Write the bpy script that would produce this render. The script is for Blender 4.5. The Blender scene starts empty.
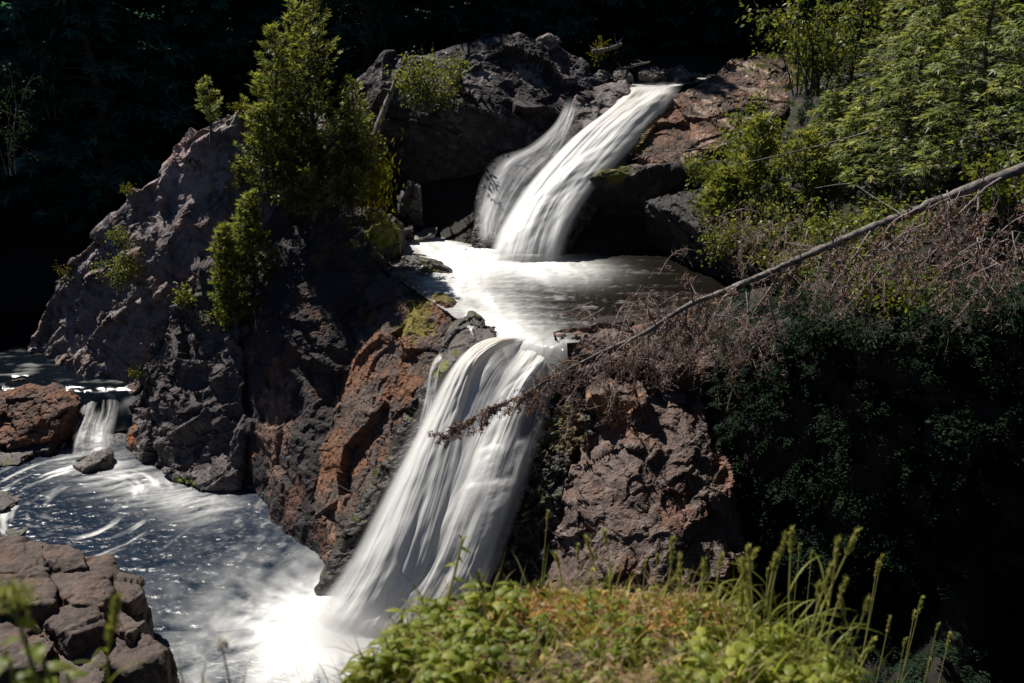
import bpy, bmesh, math, random
import numpy as np
from mathutils import Vector
S = bpy.context.scene
COL = S.collection
R = math.radians
rng = np.random.default_rng(7)

# ------------------------------------------------------------------ camera
PITCH = R(20.0); FPX = 995.0; CAMZ = 12.0
cd = bpy.data.cameras.new('camera'); cam = bpy.data.objects.new('camera', cd); COL.objects.link(cam)
cd.sensor_width = 36.0; cd.lens = 36.0 * FPX / 1024.0
cd.clip_start = 0.05; cd.clip_end = 2000
cam.location = (0, 0, CAMZ); cam.rotation_euler = (math.pi/2 - PITCH, 0, 0)
cd.dof.use_dof = True; cd.dof.focus_distance = 21.0; cd.dof.aperture_fstop = 3.2
S.camera = cam

# ------------------------------------------------------------------ sky, sun, exposure
SUN_AZ = R(-45.0)      # from +Y towards -X (sun beyond and to the left)
SUN_EL = R(55.0)
to_sun = Vector((math.sin(SUN_AZ)*math.cos(SUN_EL), math.cos(SUN_AZ)*math.cos(SUN_EL), math.sin(SUN_EL)))
w = bpy.data.worlds.new('World'); S.world = w; w.use_nodes = True
nt = w.node_tree; nt.nodes.clear()
sky = nt.nodes.new('ShaderNodeTexSky'); sky.sky_type = 'NISHITA'; sky.sun_disc = False
sky.sun_elevation = SUN_EL; sky.sun_rotation = SUN_AZ; sky.air_density = 0.5; sky.dust_density = 0.0; sky.ozone_density = 5.0
bg = nt.nodes.new('ShaderNodeBackground'); bg.inputs['Strength'].default_value = 0.05
wo = nt.nodes.new('ShaderNodeOutputWorld')
nt.links.new(sky.outputs[0], bg.inputs[0]); nt.links.new(bg.outputs[0], wo.inputs[0])
ld = bpy.data.lights.new('sun', 'SUN'); ld.energy = 5.0; ld.angle = R(0.5); ld.color = (1.0, 0.95, 0.87)
sun = bpy.data.objects.new('sun', ld); COL.objects.link(sun)
sun.rotation_euler = (-to_sun).to_track_quat('-Z', 'Y').to_euler()
vs = S.view_settings; vs.view_transform = 'Standard'; vs.look = 'None'; vs.gamma = 1.0; vs.exposure = 0.36; vs.use_curve_mapping = False
S.cycles.max_bounces = 6; S.cycles.diffuse_bounces = 2; S.cycles.glossy_bounces = 2
S.cycles.transparent_max_bounces = 12; S.cycles.transmission_bounces = 3
S.cycles.volume_bounces = 1; S.cycles.use_denoising = True; S.cycles.sample_clamp_indirect = 4.0
S.cycles.caustics_reflective = False; S.cycles.caustics_refractive = False

# ------------------------------------------------------------------ measuring helpers
cp, sp_ = math.cos(PITCH), math.sin(PITCH)
def P(px, py, Y):
    """world point on the photograph's sight line (px, py) at ground distance Y"""
    v = (341.5 - py)/FPX; t = Y/(cp + v*sp_)
    return np.array((t*(px-512)/FPX, Y, CAMZ + t*(v*cp - sp_)))
def Pz(px, py, z):
    v = (341.5 - py)/FPX; t = (z-CAMZ)/(v*cp - sp_)
    return np.array((t*(px-512)/FPX, t*(cp + v*sp_), z))

# ------------------------------------------------------------------ numpy noise
def _h(ix, iy, iz, s):
    with np.errstate(over='ignore'):
        n = (ix.astype(np.uint32)*np.uint32(374761393)) ^ (iy.astype(np.uint32)*np.uint32(668265263)) ^ (iz.astype(np.uint32)*np.uint32(2147483647 - 58)) ^ np.uint32((s*974711 + 12345) & 0xffffffff)
        n = (n ^ (n >> np.uint32(13)))*np.uint32(1274126177)
        n = (n ^ (n >> np.uint32(16)))*np.uint32(2246822519)
        n = n ^ (n >> np.uint32(13))
    return n
def hf(ix, iy, iz, s): return _h(ix, iy, iz, s).astype(np.float64)/4294967295.0
def vnoise(p, s=0):
    """smooth gradient noise, about -1..1"""
    p = np.asarray(p, float); i = np.floor(p).astype(np.int64); f = p - i
    u = f*f*f*(f*(f*6-15)+10); out = 0
    for dx in (0, 1):
        wx = u[:, 0] if dx else 1-u[:, 0]
        for dy in (0, 1):
            wy = u[:, 1] if dy else 1-u[:, 1]
            for dz in (0, 1):
                wz = u[:, 2] if dz else 1-u[:, 2]
                n = _h(i[:, 0]+dx, i[:, 1]+dy, i[:, 2]+dz, s)
                gx = (n & np.uint32(1023)).astype(float)/511.5-1
                gy = ((n >> np.uint32(10)) & np.uint32(1023)).astype(float)/511.5-1
                gz = ((n >> np.uint32(20)) & np.uint32(1023)).astype(float)/511.5-1
                out = out + wx*wy*wz*(gx*(f[:, 0]-dx)+gy*(f[:, 1]-dy)+gz*(f[:, 2]-dz))
    return out*1.3
def fbm(p, octs=4, s=0, gain=0.5, lac=2.03):
    a, o, p = 1.0, 0, np.asarray(p, float)
    for k in range(octs):
        o = o + a*vnoise(p, s+k*17); p = p*lac + 3.7; a *= gain
    return o
def ridged(p, octs=4, s=0):
    a, o, p = 1.0, 0, np.asarray(p, float)
    for k in range(octs):
        o = o + a*(1-2*np.abs(vnoise(p, s+k*17))); p = p*2.07 + 5.1; a *= 0.5
    return o
def cells(p, s=0, tilt=1.0):
    """cellular blocks: (tilted flat offset per block -1..1, distance to the block's border)"""
    p = np.asarray(p, float); i = np.floor(p).astype(np.int64); n = len(p)
    f1 = np.full(n, 9.0); f2 = np.full(n, 9.0); val = np.zeros(n)
    for dx in (-1, 0, 1):
        for dy in (-1, 0, 1):
            for dz in (-1, 0, 1):
                c = i + (dx, dy, dz); a = [c[:, k] for k in range(3)]
                q = np.stack([c[:, k] + hf(*a, s+k+1) for k in range(3)], 1)
                d = p - q; r = (d*d).sum(1)
                t = np.stack([hf(*a, s+k+5)-.5 for k in range(3)], 1)
                v = (hf(*a, s+9)-.5)*1.2 + tilt*(t*d).sum(1)*1.6
                m = r < f1
                f2 = np.where(m, f1, np.minimum(f2, r)); val = np.where(m, v, val); f1 = np.where(m, r, f1)
    return val, np.sqrt(f2)-np.sqrt(f1)
def sst(a, b, x):
    t = np.clip((x-a)/(b-a), 0, 1); return t*t*(3-2*t)
def nrm(v): return v/np.maximum(np.linalg.norm(v, axis=-1, keepdims=True), 1e-9)
def catmull(pts, n):
    p = np.asarray(pts, float); m = len(p); q = np.vstack([2*p[0]-p[1], p, 2*p[-1]-p[-2]])
    t = np.linspace(0, m-1-1e-6, n); i = t.astype(int); f = (t-i)[:, None]
    a, b, c, d = q[i], q[i+1], q[i+2], q[i+3]
    return .5*(2*b + (c-a)*f + (2*a-5*b+4*c-d)*f*f + (3*b-a-3*c+d)*f**3)

# ------------------------------------------------------------------ mesh helpers
def mesh_np(name, V, faces, attrs=None, smooth=True):
    """faces: list of (M,k) index arrays"""
    me = bpy.data.meshes.new(name); V = np.ascontiguousarray(V, np.float32)
    me.vertices.add(len(V)); me.vertices.foreach_set('co', V.ravel())
    nl = sum(f.size for f in faces); nf = sum(len(f) for f in faces)
    me.loops.add(nl); me.polygons.add(nf)
    me.loops.foreach_set('vertex_index', np.concatenate([f.ravel() for f in faces]).astype(np.int32))
    tot = np.concatenate([np.full(len(f), f.shape[1]) for f in faces]).astype(np.int32)
    st = np.concatenate([[0], np.cumsum(tot)[:-1]]).astype(np.int32)
    me.polygons.foreach_set('loop_start', st); me.polygons.foreach_set('loop_total', tot)
    me.polygons.foreach_set('use_smooth', np.full(nf, smooth))
    me.update(calc_edges=True); set_attrs(me, attrs)
    return me
def set_attrs(me, attrs):
    for k, a in (attrs or {}).items():
        a = np.asarray(a, np.float32)
        if a.ndim == 2:
            if a.shape[1] == 3: a = np.hstack([a, np.ones((len(a), 1), np.float32)])
            at = me.attributes.new(k, 'FLOAT_COLOR', 'POINT'); at.data.foreach_set('color', np.ascontiguousarray(a).ravel())
        else:
            at = me.attributes.new(k, 'FLOAT', 'POINT'); at.data.foreach_set('value', a)
class Buf:
    def __init__(s): s.V = []; s.F = []; s.T = []; s.n = 0
    def add(s, V, F, tint=0.5):
        V = np.asarray(V, float).reshape(-1, 3); F = np.asarray(F, np.int64)
        s.V.append(V); s.F.append(F + s.n); s.n += len(V)
        s.T.append(np.broadcast_to(np.asarray(tint, float), (len(V),)).copy())
    def mesh(s, name):
        by = {}
        for f in s.F: by.setdefault(f.shape[1], []).append(f)
        return mesh_np(name, np.vstack(s.V), [np.vstack(x) for x in by.values()], {'tint': np.concatenate(s.T)})
    def obj(s, name, mat, parent=None):
        return link(name, s.mesh(name), mat, parent)
def link(name, me, mat, parent=None):
    o = bpy.data.objects.new(name, me); COL.objects.link(o)
    if mat and len(me.materials) == 0: me.materials.append(mat)
    if parent: o.parent = parent
    return o
def tag(o, label, cat, group=None):
    o['label'] = label; o['category'] = cat; o['kind'] = 'thing'
    if group: o['group'] = group
    return o
def thing(name, label, cat, loc, group=None, rz=0.0):
    o = bpy.data.objects.new(name, None); COL.objects.link(o); o.empty_display_size = .2
    o.location = [float(c) for c in loc]; o.rotation_euler = (0, 0, rz)
    return tag(o, label, cat, group)
def struct(o, label=None):
    o['kind'] = 'structure'
    if label: o['label'] = label
    return o
def tube(buf, pts, rad, seg=6, tint=.5, rough=0, seed=0):
    pts = np.asarray(pts, float); n = len(pts); rad = np.broadcast_to(np.asarray(rad, float), (n,))
    t = nrm(np.gradient(pts, axis=0)); up = np.where(np.abs(t[:, 2:3]) > .9, [[1., 0, 0]], [[0, 0, 1.]])
    a = nrm(np.cross(t, up)); b = np.cross(t, a)
    th = np.linspace(0, 2*np.pi, seg, endpoint=False)
    ring = np.cos(th)[None, :, None]*a[:, None] + np.sin(th)[None, :, None]*b[:, None]
    rr = np.repeat(rad[:, None], seg, 1)
    if rough:
        q = (pts[:, None] + ring*rad[:, None, None]).reshape(-1, 3)
        rr = rr*(1+rough*fbm(q*9, 3, seed).reshape(n, seg))
    V = (pts[:, None] + ring*rr[..., None]).reshape(-1, 3)
    i = np.arange(n-1)[:, None]*seg; j = np.arange(seg)[None]; k = (j+1) % seg
    F = np.stack([i+j, i+k, i+seg+k, i+seg+j], -1).reshape(-1, 4)
    buf.add(V, F, tint)
    if seg > 2: buf.add(V[-seg:], np.array([[0, k, k+1] for k in range(1, seg-1)]), tint); buf.add(V[:seg], np.array([[0, k+1, k] for k in range(1, seg-1)]), tint)
def leaf_quads(buf, base, d, nrml, L, W, tint, droop=.15):
    """many small pointed leaves, one bent quad each"""
    d = nrm(d); s = nrm(np.cross(d, nrml)); u = np.cross(s, d)
    L = np.broadcast_to(L, (len(base),))[:, None]; W = np.broadcast_to(W, (len(base),))[:, None]
    mid = base + d*L*.45
    V = np.stack([base, mid+s*W*.5+u*W*.12, base+d*L-u*L*droop, mid-s*W*.5+u*W*.12], 1).reshape(-1, 3)
    F = np.arange(len(V)).reshape(-1, 4)
    buf.add(V, F, np.repeat(np.broadcast_to(tint, (len(base),)), 4))
def strips(buf, base, d0, side, L, W, bend, nseg=5, tint=.5, profile='grass', fold=0.0, gravity=(0, 0, -1)):
    """many bent strips: grass blades ('grass') or broad folded leaves ('leaf')"""
    n = len(base); t = np.linspace(0, 1, nseg+1); L = np.broadcast_to(L, (n,)); W = np.broadcast_to(W, (n,)); bend = np.broadcast_to(bend, (n,))
    d0 = nrm(d0); g = np.asarray(gravity, float)
    c = [base]; d = d0
    for k in range(nseg):
        d = nrm(d + g*(bend/nseg)[:, None]); c.append(c[-1] + d*(L/nseg)[:, None])
    c = np.stack(c, 1)                                   # n, k, 3
    tg = nrm(np.gradient(c, axis=1)); sd = side[:, None] - (side[:, None]*tg).sum(-1, keepdims=True)*tg; sd = nrm(sd)
    up = np.cross(sd, tg)
    pr = (1-t**1.6)*.9+.04 if profile == 'grass' else np.sin(np.pi*np.clip(t, .03, .99)**.62)**.95
    hw = (W[:, None]*pr[None]*.5)[..., None]
    tt = np.broadcast_to(tint, (n,))
    if profile == 'grass':
        V = np.stack([c-sd*hw, c+sd*hw], 2).reshape(-1, 3); m = 2
        i = (np.arange(n)[:, None]*(nseg+1)*2 + np.arange(nseg)[None]*2).ravel()
        F = np.stack([i, i+1, i+3, i+2], 1); buf.add(V, F, np.repeat(tt, (nseg+1)*2))
    else:
        V = np.stack([c-sd*hw+up*hw*fold, c, c+sd*hw+up*hw*fold], 2).reshape(-1, 3)
        i = (np.arange(n)[:, None]*(nseg+1)*3 + np.arange(nseg)[None]*3).ravel()
        F = np.vstack([np.stack([i, i+1, i+4, i+3], 1), np.stack([i+1, i+2, i+5, i+4], 1)])
        buf.add(V, F, np.repeat(tt, (nseg+1)*3))
def rdir(n, up=0.0, g=rng):
    v = nrm(g.normal(size=(n, 3))); v[:, 2] += up; return nrm(v)

# ------------------------------------------------------------------ materials
def mat_new(name):
    m = bpy.data.materials.new(name); m.use_nodes = True; t = m.node_tree; t.nodes.clear()
    o = t.nodes.new('ShaderNodeOutputMaterial'); return m, t, o
def nd(t, typ, **kw):
    n = t.nodes.new(typ)
    for k, v in kw.items():
        if k.startswith('i_'):
            k = k[2:]; n.inputs[int(k) if k.isdigit() else k.replace('_', ' ')].default_value = v
        else: setattr(n, k, v)
    return n
def ramp(t, stops):
    r = t.nodes.new('ShaderNodeValToRGB'); e = r.color_ramp.elements
    while len(e) < len(stops): e.new(.5)
    for x, (p, c) in zip(e, stops): x.position = p; x.color = (*c, 1)
    return r
def mat_rock(name='rock', bscale=1.0):
    m, t, o = mat_new(name); L = t.links.new
    a = nd(t, 'ShaderNodeAttribute', attribute_name='paint'); w_ = nd(t, 'ShaderNodeAttribute', attribute_name='wet')
    tc = nd(t, 'ShaderNodeNewGeometry')
    n1 = nd(t, 'ShaderNodeTexNoise', i_Scale=11.0*bscale, i_Detail=8.0, i_Roughness=.75); n2 = nd(t, 'ShaderNodeTexNoise', i_Scale=38.0*bscale, i_Detail=4.0, i_Roughness=.65)
    L(tc.outputs['Position'], n1.inputs['Vector']); L(tc.outputs['Position'], n2.inputs['Vector'])
    vr = ramp(t, [(.32, (.3, .3, .31)), (.5, (.95, .95, .95)), (.66, (1.8, 1.75, 1.7))]); L(n2.outputs[0], vr.inputs[0])
    mx = nd(t, 'ShaderNodeMix', data_type='RGBA', blend_type='MULTIPLY'); mx.inputs[0].default_value = .8
    L(a.outputs['Color'], mx.inputs[6]); L(vr.outputs[0], mx.inputs[7])
    b1 = nd(t, 'ShaderNodeBump', i_Strength=.5, i_Distance=.06/bscale); b2 = nd(t, 'ShaderNodeBump', i_Strength=.5, i_Distance=.018/bscale)
    L(n1.outputs[0], b1.inputs['Height']); L(n2.outputs[0], b2.inputs['Height']); L(b1.outputs[0], b2.inputs['Normal'])
    p = nd(t, 'ShaderNodeBsdfPrincipled'); L(mx.outputs[2], p.inputs['Base Color']); L(b2.outputs[0], p.inputs['Normal'])
    rr = nd(t, 'ShaderNodeMapRange', i_3=.82, i_4=.25); L(w_.outputs['Fac'], rr.inputs[0]); L(rr.outputs[0], p.inputs['Roughness'])
    p.inputs['Specular IOR Level'].default_value = .35
    L(p.outputs[0], o.inputs[0]); return m
def mat_leaf(name, stops, trans=.35, rough=.5, spec=.35, tcol=(1.5, 1.45, .7)):
    m, t, o = mat_new(name); L = t.links.new
    a = nd(t, 'ShaderNodeAttribute', attribute_name='tint'); r = ramp(t, stops); L(a.outputs['Fac'], r.inputs[0])
    p = nd(t, 'ShaderNodeBsdfPrincipled', i_Roughness=rough); p.inputs['Specular IOR Level'].default_value = spec
    L(r.outputs[0], p.inputs['Base Color'])
    if trans:
        tr = nd(t, 'ShaderNodeBsdfTranslucent'); g = nd(t, 'ShaderNodeMix', data_type='RGBA', blend_type='MULTIPLY'); g.inputs[0].default_value = 1
        g.inputs[7].default_value = (*tcol, 1); L(r.outputs[0], g.inputs[6]); L(g.outputs[2], tr.inputs[0])
        mx = nd(t, 'ShaderNodeMixShader'); mx.inputs[0].default_value = trans
        L(p.outputs[0], mx.inputs[1]); L(tr.outputs[0], mx.inputs[2]); L(mx.outputs[0], o.inputs[0])
    else: L(p.outputs[0], o.inputs[0])
    return m
def mat_bark(name, c1, c2, scale=14.0):
    m, t, o = mat_new(name); L = t.links.new
    g = nd(t, 'ShaderNodeNewGeometry'); n = nd(t, 'ShaderNodeTexNoise', i_Scale=scale, i_Detail=6.0, i_Roughness=.7); L(g.outputs['Position'], n.inputs['Vector'])
    r = ramp(t, [(.35, c1), (.65, c2)]); L(n.outputs[0], r.inputs[0])
    b = nd(t, 'ShaderNodeBump', i_Strength=.8, i_Distance=.02); L(n.outputs[0], b.inputs['Height'])
    p = nd(t, 'ShaderNodeBsdfPrincipled', i_Roughness=.85); L(r.outputs[0], p.inputs['Base Color']); L(b.outputs[0], p.inputs['Normal'])
    L(p.outputs[0], o.inputs[0]); return m
def mat_water(name, deep, bump_scale=2.2, bump=.35, rough=.12, foam_col=(.82, .82, .80)):
    m, t, o = mat_new(name); L = t.links.new
    f = nd(t, 'ShaderNodeAttribute', attribute_name='foam')
    g = nd(t, 'ShaderNodeNewGeometry')
    n = nd(t, 'ShaderNodeTexNoise', i_Scale=bump_scale, i_Detail=5.0, i_Roughness=.6); L(g.outputs['Position'], n.inputs['Vector'])
    b = nd(t, 'ShaderNodeBump', i_Strength=bump, i_Distance=.12); L(n.outputs[0], b.inputs['Height'])
    p = nd(t, 'ShaderNodeBsdfPrincipled', i_Roughness=rough, i_IOR=1.33); p.inputs['Base Color'].default_value = (*deep, 1); L(b.outputs[0], p.inputs['Normal'])
    q = nd(t, 'ShaderNodeBsdfPrincipled', i_Roughness=.6); q.inputs['Base Color'].default_value = (*foam_col, 1); q.inputs['Specular IOR Level'].default_value = .2
    mx = nd(t, 'ShaderNodeMixShader'); L(f.outputs['Fac'], mx.inputs[0]); L(p.outputs[0], mx.inputs[1]); L(q.outputs[0], mx.inputs[2])
    L(mx.outputs[0], o.inputs[0]); return m
def mat_falls(name):
    m, t, o = mat_new(name); L = t.links.new
    a = nd(t, 'ShaderNodeAttribute', attribute_name='dens'); c = nd(t, 'ShaderNodeAttribute', attribute_name='paint')
    d = nd(t, 'ShaderNodeBsdfPrincipled', i_Roughness=.45); d.inputs['Specular IOR Level'].default_value = .25; L(c.outputs['Color'], d.inputs['Base Color'])
    tl = nd(t, 'ShaderNodeBsdfTranslucent'); L(c.outputs['Color'], tl.inputs[0])
    m1 = nd(t, 'ShaderNodeMixShader'); m1.inputs[0].default_value = .25; L(d.outputs[0], m1.inputs[1]); L(tl.outputs[0], m1.inputs[2])
    tp = nd(t, 'ShaderNodeBsdfTransparent'); m2 = nd(t, 'ShaderNodeMixShader'); L(a.outputs['Fac'], m2.inputs[0]); L(tp.outputs[0], m2.inputs[1]); L(m1.outputs[0], m2.inputs[2])
    L(m2.outputs[0], o.inputs[0]); return m
M_ROCK = mat_rock()
M_ROCKN = mat_rock('rock_near', 1.5)
M_FALLS = mat_falls('falling_water')
M_WLOW = mat_water('river_water', (.004, .013, .030), 7.5, .20, .24)
M_WUP = mat_water('pool_water', (.010, .008, .006), 2.0, .3, .12)
M_WLEFT = mat_water('stream_water', (.004, .007, .010), 4.0, .25, .07)
G = lambda a, b, c: [(0, a), (.5, b), (1, c)]
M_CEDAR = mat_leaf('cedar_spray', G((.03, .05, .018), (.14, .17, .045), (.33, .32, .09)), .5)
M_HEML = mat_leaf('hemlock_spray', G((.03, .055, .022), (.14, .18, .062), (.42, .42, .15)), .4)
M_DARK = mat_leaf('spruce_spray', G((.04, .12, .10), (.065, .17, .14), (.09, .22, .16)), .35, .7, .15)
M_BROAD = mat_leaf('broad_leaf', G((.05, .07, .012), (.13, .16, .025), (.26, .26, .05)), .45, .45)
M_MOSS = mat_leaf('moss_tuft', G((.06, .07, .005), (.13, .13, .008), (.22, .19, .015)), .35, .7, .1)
M_UNDER = mat_leaf('undergrowth', G((.008, .020, .012), (.018, .036, .018), (.035, .06, .024)), .25, .7, .08)  # leaf greens darkened so the bank's shade sits in the colour
M_DEAD = mat_leaf('dead_needles', G((.10, .065, .05), (.25, .145, .10), (.40, .26, .19)), .15, .9, .1)
M_GRASS = mat_leaf('meadow_grass', [(0, (.09, .11, .018)), (.4, (.26, .30, .06)), (.6, (.38, .30, .17)), (.85, (.56, .43, .31)), (1, (.40, .14, .05))], .5, .6, .2)
M_NEAR = mat_leaf('meadow_leaf', G((.05, .09, .016), (.20, .25, .04), (.46, .48, .11)), .58, .45, .35)
M_STEM = mat_leaf('grass_stem', G((.09, .12, .025), (.30, .33, .09), (.55, .52, .22)), .2, .6, .2)
M_PETAL = mat_leaf('petal', G((.72, .70, .64), (.8, .78, .74), (.85, .84, .80)), .4, .7, .1, (1.1, 1.08, 1.0))
M_BARK = mat_bark('bark', (.05, .04, .032), (.14, .115, .095))
M_LOG = mat_bark('dead_bark', (.03, .024, .021), (.26, .23, .205), 11.0)
M_BRANCH = mat_bark('dead_branch', (.12, .09, .08), (.38, .31, .28), 18.0)

# ================================================================== TERRAIN (one sheet to the horizon)
def xyz(*a): return list(P(*a))
TC = [xyz(250,560,19), xyz(150,500,21.5), xyz(40,470,23.5), xyz(0,420,26)]
for q in TC: q[2] = -.6
TC += [[-4,14.5,-.6],[-8,17,-.6],[-7,13,-.3],[-14,20,-.5],[-1,16,-.5],[-2,12.5,-.4],[-12,31,.2],[-22,30,0],[-30,24,.5],[-9.5,29,.1],[-9.3,24.4,-.7],[-10,25.6,-.3],[-8.4,24,-.7],
       [-16,35,2.5],[-24,36,2.5],[-12,38,5.5],[-20,44,7.5],[-34,40,6],[-9,34,4.5]]
TC += [xyz(300,300,25.5), xyz(280,200,27), xyz(330,420,22.5), xyz(200,300,26.5)]          # below the central outcrop
for q in TC[-4:]: q[2] -= 1.6
TC += [[-3.5,28.5,4.0],[0,25,4.2],[2,22.5,4.2],[4,24,4.3],[3,27,4.6],[.3,21.2,4.0],[1.9,20.0,4.9],[2.9,20.4,5.1],[5.6,20.8,5.5],[5.5,24,4.2],[5.2,26.5,4.3],[5.4,22.6,4.4],[7.2,23,5.6],[.2,18,-.2],[1.8,17.6,.2]]
TC += [[4,31.3,8.6],[5.5,33.5,8.75],[8,38,9.0],[12,46,9.6],[0,34,9.2],[-4,35,8.4],[3.2,36,9.4],[-2,40,9.6]]
TC += [xyz(730,165,30.5), xyz(800,100,31), xyz(950,50,30), xyz(1024,20,28), [7.6,25,6.6], xyz(850,180,24), xyz(1024,180,17.5), xyz(900,230,20),
       [5.2,19.6,5.4], xyz(900,330,17), xyz(1024,300,14.5), xyz(760,450,18.6), xyz(830,420,17.3), xyz(900,560,16.4), xyz(1024,600,14.6), xyz(800,650,16.8), xyz(950,700,14.6), [6.5,14,.6],[7.2,13.4,.4],[8.2,13.6,.5],[7.2,14.6,.8],[5,12,.8],[8.5,14.2,1.6],[9.6,12,1.8]]
TC += [[13.5,13,9.2],[7,11,1.6],[8.5,12.5,1.8],[6,9,1.4],[8,9.5,1.6],[10,10.5,2.2],[7.5,7.5,2.0],[12.5,18,10],[15,26,11.5],[13,5,8.6],[16,8,10.5],[22,15,13],[5,9,4.2],[3,8.5,2.6],[0,10,1.0],[-4,10,.6],[6,11.5,3.6]]
TC += [[0,4.6,7.2],[2,5,7.4],[-2,4,7.0],[0,-1,9.9],[3,0,9.9],[-4,0,8.8],[4.6,2.2,8.4],[0,-10,11],[-14,-6,8],[-12,8,2.5],[-20,12,4],[14,-6,11.5]]
TC += [[-40,60,13],[-15,58,11.5],[0,56,11.5],[20,58,13],[40,50,15],[-60,30,11],[60,20,16],[-50,-30,12],[50,-40,14],[0,-60,13],[0,110,20],[-90,90,20],[90,90,22],[-100,0,16],[100,0,20],[0,-120,16],[-90,-90,16],[90,-90,18]]
TC = np.array(TC, float)
def _k(r): return r
_D = np.linalg.norm(TC[:, None, :2]-TC[None, :, :2], axis=-1)
_n = len(TC); _A = np.zeros((_n+3, _n+3)); _A[:_n, :_n] = _k(_D) - np.eye(_n)*.12
_Pm = np.hstack([np.ones((_n, 1)), TC[:, :2]]); _A[:_n, _n:] = _Pm; _A[_n:, :_n] = _Pm.T
_w = np.linalg.solve(_A, np.concatenate([TC[:, 2], [0, 0, 0]]))
def ground_z(x, y):
    x = np.asarray(x, float); y = np.asarray(y, float); sh = x.shape; q = np.stack([x.ravel(), y.ravel()], 1); out = np.zeros(len(q))
    for a in range(0, len(q), 20000):
        b = q[a:a+20000]; out[a:a+20000] = _k(np.linalg.norm(b[:, None]-TC[None, :, :2], axis=-1))@_w[:_n] + _w[_n] + b@_w[_n+1:]
    r = np.linalg.norm(q - (0, 20), axis=1)
    out = np.where(r > 110, np.minimum(out, 26), out)
    q3 = np.c_[q, np.zeros(len(q))]
    out = out + .25*fbm(q3*.55, 4, 3) + .06*fbm(q3*2.6, 3, 9)
    return out.reshape(sh)
def _axis(c, half, fine, far, n_far):
    a = np.arange(c-half, c+half+1e-6, fine); g = np.geomspace(half+fine, far, n_far)
    return np.concatenate([(c-g)[::-1], a, c+g])
gx = _axis(0, 20, .16, 420, 34); gy = _axis(22, 20, .16, 420, 34)
X, Y_ = np.meshgrid(gx, gy); Z = ground_z(X, Y_)
V = np.stack([X.ravel(), Y_.ravel(), Z.ravel()], 1); nx = len(gx)
i = (np.arange(len(gy)-1)[:, None]*nx + np.arange(nx-1)[None]).ravel()
a_ = fbm(V*.6, 4, 21); b_ = fbm(V*2.3, 3, 22)
soil = np.array((.013, .009, .006)); leafy = np.array((.010, .012, .005)); stone = np.array((.02, .017, .015))
pa = soil + (leafy-soil)*sst(-.1, .5, a_)[:, None]; pa = pa + (stone-pa)*(sst(.25, .6, b_)*.7)[:, None]
me = mesh_np('ground', V, [np.stack([i, i+1, i+nx+1, i+nx], 1)], {'paint': pa, 'wet': np.full(len(V), .1)})
ground = struct(link('ground', me, M_ROCK))

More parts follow.
